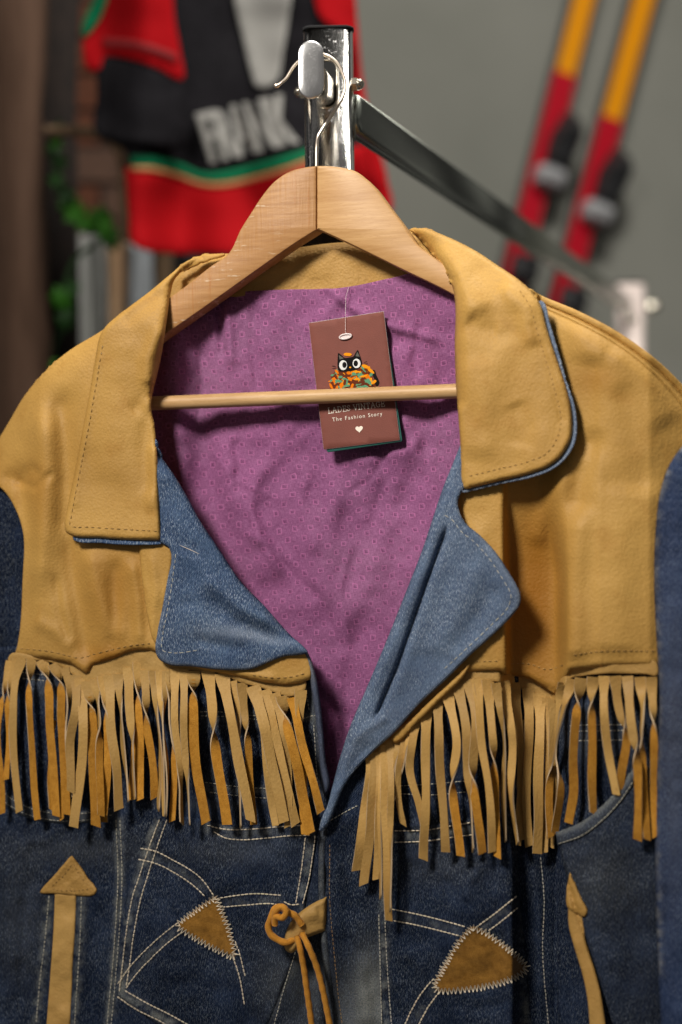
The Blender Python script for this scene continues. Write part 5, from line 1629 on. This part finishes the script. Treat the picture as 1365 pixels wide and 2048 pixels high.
def make_ski(top, switch, low, label):
    D_ = 2100.0
    t = thing('ski', label, 'ski', tuple(P(low[0], low[1], D_)), 'skis leaning on the grey wall')
    a = P(*top, D_); b = P(*low, D_)
    ax = (a - b).normalized(); L = (a - b).length
    sd = ax.cross(Vector((0, 1, 0))).normalized()
    if sd.x < 0:
        sd = -sd
    sd = (sd + Vector((0, .35, 0))).normalized()
    nrm_ = sd.cross(ax).normalized()
    if nrm_.y > 0:
        nrm_ = -nrm_
    sw = (P(*switch, D_) - b).dot(ax)

    def body(name, s0, s1, mat, hw=0.032, inner=1.0, off=0.0, zig=0):
        mb = MB(); v = []; f = []
        n = 24
        for i in range(n + 1):
            s = s0 + (s1 - s0) * i / n
            w = hw * (1 + 0.16 * abs((s / L) - .42) ** 1.3)
            up = 0.0
            if s > L * 0.93:
                up = ((s - L * .93) / (L * .07)) ** 2 * 0.06
            c = b + ax * s + nrm_ * (off + up)
            for q in ((-w, 0.008), (w, 0.008), (w, -.008), (-w, -.008)):
                v.append(c + sd * q[0] * inner + nrm_ * (q[1] * (1.0 if inner == 1 else .6)))
        for i in range(n):
            for k in range(4):
                k2 = (k + 1) % 4
                f.append((i*4 + k, i*4 + k2, (i+1)*4 + k2, (i+1)*4 + k))
        f.append((0, 1, 2, 3)); f.append((n*4 + 3, n*4 + 2, n*4 + 1, n*4))
        mb.add(v, f)
        return mb.build(name, mat, t, smooth=False)
    body('ski_core', 0, L, M['ski_side'])
    body('yellow_topsheet', sw - .03, L * .999, M['ski_y'], inner=.72, off=.0045)
    body('red_topsheet', .001, sw + .02, M['ski_r'], inner=.84, off=.0052)
    return t, b, ax, sd, nrm_


def bind(t, b, ax, sd, nrm_, px, py, kind):
    c = P(px, py, 2100.0)
    s = (c - b).dot(ax)
    c = P(px, py, 2100.0) + nrm_ * .012
    mb = MB()
    if kind == 'heel':
        rows = [(-.045, .022, .02), (-.03, .026, .045), (0.0, .028, .055), (.03, .026, .075), (.055, .016, .060), (.075, .010, .03)]
    elif kind == 'toe':
        rows = [(-.022, .024, .02), (-.016, .032, .04), (0, .034, .048), (.016, .032, .04), (.024, .024, .02)]
    else:
        rows = [(-.03, .026, .012), (-.02, .030, .03), (.02, .030, .03), (.03, .026, .012)]
    v = []; f = []
    for a_, w, h in rows:
        for q in ((-1, 0), (-1, .7), (-.6, 1), (.6, 1), (1, .7), (1, 0)):
            v.append(c + ax * a_ + sd * (w * q[0]) + nrm_ * (h * q[1]))
    n = len(rows)
    for i in range(n - 1):
        for k in range(6):
            k2 = (k + 1) % 6
            f.append((i*6 + k, i*6 + k2, (i+1)*6 + k2, (i+1)*6 + k))
    f.append(tuple(range(6))); f.append(tuple((n-1)*6 + k for k in reversed(range(6))))
    mb.add(v, f)
    return mb.build({'heel': 'heel_binding', 'toe': 'toe_binding', 'stop': 'brake_pad'}[kind], M['bind_grey'] if kind == 'toe' else M['bind_black'], t, smooth=False)


s1 = make_ski((1231, -260), (1122, 165), (1003, 640), 'left of two red and amber skis blurred on the grey wall')
bind(*s1, 1112, 300, 'heel'); bind(*s1, 1090, 358, 'toe'); bind(*s1, 1042, 538, 'stop')
s2 = make_ski((1347, -230), (1216, 255), (1083, 745), 'right of two red and amber skis, the one nearer the far rack post')
bind(*s2, 1208, 372, 'heel'); bind(*s2, 1184, 428, 'toe'); bind(*s2, 1138, 602, 'stop')

# =================================================================== BACKGROUND: SPORTS JERSEY
M['jer_black'] = plain('jersey_black', (0.011, 0.010, 0.012), 0.9, var=.2, spec=.08)
M['jer_red'] = plain('jersey_red', (0.35, 0.003, 0.006), 0.8, spec=.08)
M['jer_darkred'] = plain('jersey_dark_red', (0.20, 0.008, 0.010), 0.8)
M['jer_green'] = plain('jersey_green', (0.004, 0.13, 0.055), 0.8, spec=.08)
M['jer_gold'] = plain('jersey_gold', (0.42, 0.19, 0.07), 0.7)
M['jer_white'] = plain('jersey_white', (0.31, 0.30, 0.28), 0.8, spec=.08)
jersey = thing('sports_jersey', 'black and red sports jersey with white lettering hanging blurred behind the rack', 'jersey', tuple(P(450, 0, 900)))
JD = 900.0
def jl(px, py):
    return JD + 26 * np.sin(px / 62.0 + py / 300) + 14 * np.sin(px / 27.0 + 1) * sstep(300, 420, py) + 40 * sstep(300, 200, px) 
jer = Surf(jl, use_base=False, noise=[(10, 90, 161)])
def jpan(name, pts, mat, off, thick=2.0, step=14, parent=None):
    s = Surf(lambda x, y: jer(x, y) - off, use_base=False)
    return panel(name, pts, s, [M[mat]], parent or jersey, thick=thick, step=step, outstep=10)
jpan('shirt_body', [(230, -120, 's'), (206, 60), (200, 115), (196, 200), (190, 262), (222, 282), (250, 300), (256, 360), (262, 430), (268, 480), (300, 497), (400, 502), (500, 501), (600, 492), (690, 470), (764, 425), (772, 380), (752, 330), (730, 240), (712, 120), (700, -120, 's')], 'jer_black', 0, 4)
jpan('red_hem', [(250, 334, 's'), (300, 342), (350, 350), (410, 372), (470, 366), (540, 348), (615, 322), (700, 296), (756, 285, 's'), (776, 370), (768, 428), (690, 474), (600, 496), (500, 505), (400, 506), (300, 501), (264, 484), (258, 430), (252, 370)], 'jer_red', 5)
jpan('green_stripe', [(262, 312, 's'), (300, 312), (350, 322), (405, 345), (440, 344), (500, 330), (560, 314), (620, 296, 's'), (620, 312, 's'), (560, 332), (500, 349), (440, 360), (408, 358), (350, 342), (300, 330), (262, 330, 's')], 'jer_green', 6, 1)
jpan('gold_stripe', [(262, 332, 's'), (300, 333), (350, 345), (408, 364), (440, 365), (500, 354), (560, 337), (620, 316, 's'), (620, 324, 's'), (560, 345), (500, 362), (440, 373), (408, 371), (350, 352), (300, 341), (262, 339, 's')], 'jer_gold', 7.5, 1)
jpan('side_trim', [(622, -120, 's'), (700, -120, 's'), (716, 60), (726, 160), (742, 250), (764, 330), (782, 420), (770, 430), (738, 300), (716, 200), (700, 80), (640, 30), (628, -20)], 'jer_red', 8)
sl = jpan('sleeve', [(225, -120, 's'), (208, -20), (192, 20), (168, 66), (166, 100), (170, 128), (182, 140), (198, 136), (206, 112), (260, 116), (310, 132), (366, 158), (360, 100), (348, 30), (345, -120, 's')], 'jer_red', 24)
jpan('sleeve_band', [(206, 76, 's'), (260, 80), (310, 92), (352, 108, 's'), (356, 124, 's'), (310, 106), (260, 94), (206, 92, 's')], 'jer_darkred', 27, 1, parent=sl)
jpan('sleeve_cuff', [(210, -40, 's'), (188, 0), (172, 30), (164, 62), (168, 74), (180, 62), (200, 34), (212, 2), (218, -30, 's')], 'jer_green', 29, 1, parent=sl)
jpan('side_fold', [(200, 118), (260, 122), (310, 138), (356, 160), (366, 220), (372, 290), (300, 285), (240, 280), (192, 262), (194, 190)], 'jer_black', 22)
jpan('white_chevron', [(466, -120, 's'), (470, 0), (488, 80), (505, 150), (512, 170), (530, 174), (552, 162), (566, 100), (576, 40), (584, -20), (590, -120, 's')], 'jer_white', 7, 1)
V, F = text_mesh('FRANK', 0.92)
mn, mx = V.min(0), V.max(0)
mb = MB(); vv = []
TL, TR, BR, BL = np.array([394, 226.]), np.array([566, 186.]), np.array([596, 284.]), np.array([424, 326.])
for x, y in V:
    u = (x - mn[0]) / (mx[0] - mn[0]); v = (mx[1] - y) / (mx[1] - mn[1])
    q = (TL * (1 - u) + TR * u) * (1 - v) + (BL * (1 - u) + BR * u) * v
    vv.append(P(q[0], q[1], float(jer(q[0], q[1])) - 12))
mb.add(vv, F)
# heavy block letters: a second copy a little to the side thickens the strokes
mb.add([v_ + Vector((.0028, .0006, 0)) for v_ in vv], F); mb.add([v_ + Vector((-.0028, .0012, 0)) for v_ in vv], F)
mb.build('lettering', M['jer_white'], jersey, smooth=False)

# =================================================================== BACKGROUND: LEFT SIDE
g = G('old_timber')
col = g.ramp(g.noise(1.0, 4, stretch=((9, 9, 1.6),)), [(0.3, (0.022, 0.013, 0.009)), (0.55, (0.052, 0.029, 0.019)), (0.75, (0.12, 0.07, 0.048))])
M['timber'] = g.set(col, 0.9, spec=.1, normal=g.bump(g.noise(1.0, 4, stretch=((80, 80, 8),)), .01, .8))
M['timber_dark'] = plain('dark_timber', (0.014, 0.008, 0.006), 0.9, var=.4)
M['rust'] = plain('rusty_brown', (0.10, 0.030, 0.012), 0.85, var=.35)
M['cane'] = plain('cane', (0.14, 0.085, 0.045), 0.8, var=.25)
M['leafg'] = plain('ivy_leaf', (0.045, 0.20, 0.012), 0.5, var=.4)
M['leafd'] = plain('ivy_leaf_dark', (0.018, 0.075, 0.010), 0.5, var=.3)
M['brick'] = plain('brown_brick', (0.095, 0.050, 0.033), 0.9, var=.35)


def post_obj(name, label, cat, px, w, mat, D_, seed):
    """rough upright timber with an uneven face"""
    r = random.Random(seed)
    t = thing(name, label, cat, tuple(P(px, 3200, D_)))
    n = 40; S = 14; v = []; f = []
    for i in range(n + 1):
        py = -500 + (3600) * i / n
        c = P(px, py, D_)
        for k in range(S):
            a = 2 * math.pi * k / S
            rr = w * KPX * (1 + D_ / 1000) / 2 * (1 + .10 * math.sin(3 * a + i * .5) + r.uniform(-.06, .06))
            v.append(c + Vector((math.cos(a) * rr, math.sin(a) * rr * .8, 0)))
    for i in range(n):
        for k in range(S):
            k2 = (k + 1) % S
            f.append((i*S + k, (i+1)*S + k, (i+1)*S + k2, i*S + k2))
    mb = MB(); mb.add(v, f)
    mb.build('shaft', mat, t)
    return t


post_obj('timber_post', 'thick rough brown timber post at the far left edge, out of focus', 'post', 10, 170, M['timber'], 1000, 1)
post_obj('timber_post', 'slim dark timber post between the thick brown post and the jersey', 'post', 112, 90, M['timber_dark'], 1150, 2)
# brick pier behind
pier = thing('brick_pier', 'reddish brown brick pier standing behind the ivy and the jersey sleeve', 'pier', tuple(P(200, 2500, 1900)))
mb = MB()
c0 = P(60, 2600, 1900); c1 = P(262, -400, 1900)
c0.z = 0.0
for i in range(0, 1):
    X0, X1, Z0, Z1, Y0 = c0.x - .3, c1.x, c0.z, c1.z, c0.y
    r = random.Random(3)
    z = Z0; row = 0
    while z < Z1:
        x = X0 - (0.11 if row % 2 else 0)
        while x < X1:
            xa, xb = max(x, X0), min(x + .215, X1)
            if xb - xa > .02:
                o = r.uniform(-.004, .004)
                vv = [(xa, Y0 + o, z), (xb, Y0 + o, z), (xb, Y0 + o, z + .065), (xa, Y0 + o, z + .065), (xa, Y0 + .2, z), (xb, Y0 + .2, z), (xb, Y0 + .2, z + .065), (xa, Y0 + .2, z + .065)]
                mb.add(vv, [(0, 1, 2, 3), (1, 5, 6, 2), (4, 0, 3, 7), (3, 2, 6, 7), (4, 5, 1, 0)], r.choice([0, 0, 1]))
            x += .225
        z += .075; row += 1
    mb.add([(X0, Y0 + .006, Z0), (X1 - .005, Y0 + .006, Z0), (X1 - .005, Y0 + .006, Z1), (X0, Y0 + .006, Z1)], [(0, 1, 2, 3)], 2)
mb.build('brickwork', [M['brick'], M['rust'], M['timber_dark']], pier, smooth=False)

# ivy: stem, cane hoop and leaves
ivy = thing('ivy_plant', 'trailing ivy with bright green leaves on a cane hoop beside the jersey', 'plant', tuple(P(170, 700, 1050)))
mb = MB()
c = catmull([(92, 262, 1000), (140, 262, 1000), (190, 266, 1010), (228, 284, 1020), (246, 330, 1030), (250, 400, 1030), (252, 480, 1030)], False, 12)
tube(mb, [P(a, b, d_) for a, b, d_ in c], 0.0085, 8)
mb.build('cane_hoop', M['cane'], ivy)
mb = MB()
c = catmull([(120, 240, 1040), (108, 300, 1040), (130, 380, 1050), (160, 430, 1050), (205, 470, 1050), (150, 520, 1060), (128, 590, 1060), (120, 660, 1060), (90, 740, 1060), (96, 820, 1060)], False, 12)
tube(mb, [P(a, b, d_) for a, b, d_ in c], 0.0035, 6)
mb.build('stem', M['leafd'], ivy)


def ivy_leaf(cx, cy, d, size, rot, mat, tilt):
    mb = MB()
    shape = [(0, -1.05), (.28, -.55), (.85, -.60), (.62, -.05), (.95, .45), (.35, .50), (0, .85), (-.35, .50), (-.95, .45), (-.62, -.05), (-.85, -.60), (-.28, -.55)]
    s = size * KPX * 2
    c = P(cx, cy, d)
    cr_, sr_ = math.cos(rot), math.sin(rot)
    top = []; 
    for x, y in shape:
        X = (x * cr_ - y * sr_) * s; Z = (x * sr_ + y * cr_) * s
        top.append(c + Vector((X, Z * tilt + abs(x) * s * .25, Z)))
    v = top + [p + Vector((0, .0012, 0)) for p in top] + [c + Vector((0, -.002, 0)), c + Vector((0, .0012, 0))]
    n = len(top); f = []
    for i in range(n):
        j = (i + 1) % n
        f += [(i, j, 2*n), (j + n, i + n, 2*n + 1), (i, i + n, j + n, j)]
    mb.add(v, f)
    return mb.build('leaf', mat, ivy, smooth=False)


r = random.Random(11)
for cx, cy, s, m_ in ((105, 300, 20, 'leafd'), (118, 322, 22, 'leafd'), (112, 360, 20, 'leafd'), (138, 408, 30, 'leafg'), (152, 428, 28, 'leafg'), (170, 445, 24, 'leafg'), (196, 440, 30, 'leafg'), (212, 462, 26, 'leafg'),
                      (222, 478, 24, 'leafd'), (128, 385, 22, 'leafd'), (180, 455, 22, 'leafd'), (120, 595, 28, 'leafg'), (134, 618, 28, 'leafd'), (128, 640, 22, 'leafd'), (145, 575, 20, 'leafd'), (98, 735, 24, 'leafg'), (84, 752, 20, 'leafd'), (112, 285, 16, 'leafg'), (205, 425, 18, 'leafd')):
    ivy_leaf(cx, cy, 1030 + r.uniform(-30, 20), s, r.uniform(-1, 1) + 2.6, M[m_], r.uniform(-.6, .6))

# pale garments on a rail behind, below the jersey
M['gar_a'] = plain('pale_grey_cloth', (0.26, 0.26, 0.245), 0.9, var=.1)
M['gar_b'] = plain('tan_cloth', (0.29, 0.185, 0.105), 0.9, var=.1)
M['gar_c'] = plain('blue_grey_cloth', (0.235, 0.25, 0.265), 0.9, var=.1)
M['gar_d'] = plain('brown_cloth', (0.10, 0.06, 0.03), 0.9, var=.2)
M['gar_k'] = plain('black_cloth', (0.012, 0.011, 0.012), 0.9, var=.2)
for nm, lab, x0, x1, mt, dd, ytop in (('hanging_garment', 'pale grey cloth garment hanging beside the ivy, leftmost of the blurred clothes', 150, 206, 'gar_a', 1400, 470),
                            ('hanging_garment', 'narrow grey brown garment between the pale grey and the tan ones', 203, 228, 'gar_d', 1460, 470),
                            ('hanging_garment', 'narrow tan garment hanging under the jersey corner', 224, 252, 'gar_b', 1400, 480),
                            ('hanging_garment', 'blue grey garment hanging under the red hem of the jersey', 250, 304, 'gar_c', 1400, 490),
                            ('hanging_garment', 'brown garment hanging between the blue grey and the black ones', 300, 345, 'gar_d', 1420, 490),
                            ('hanging_garment', 'black garment hanging low behind the hanger and the jacket collar', 335, 800, 'gar_k', 1440, 470)):
    s = Surf(lambda x, y, dd=dd: dd + 22 * np.sin(x / 9.0) + 8 * np.sin(x / 4.0 + y / 80), use_base=False)
    o = panel(nm, [(x0, ytop, 's'), (x1, ytop, 's'), (x1 + 2, 700), (x1, 1000, 's'), (x0, 1000, 's'), (x0 - 2, 700)], s, [M[mt]], None, thick=4, step=7, outstep=12)
    o['label'] = lab; o['category'] = 'garment'; o['group'] = 'clothes hanging blurred below the jersey'
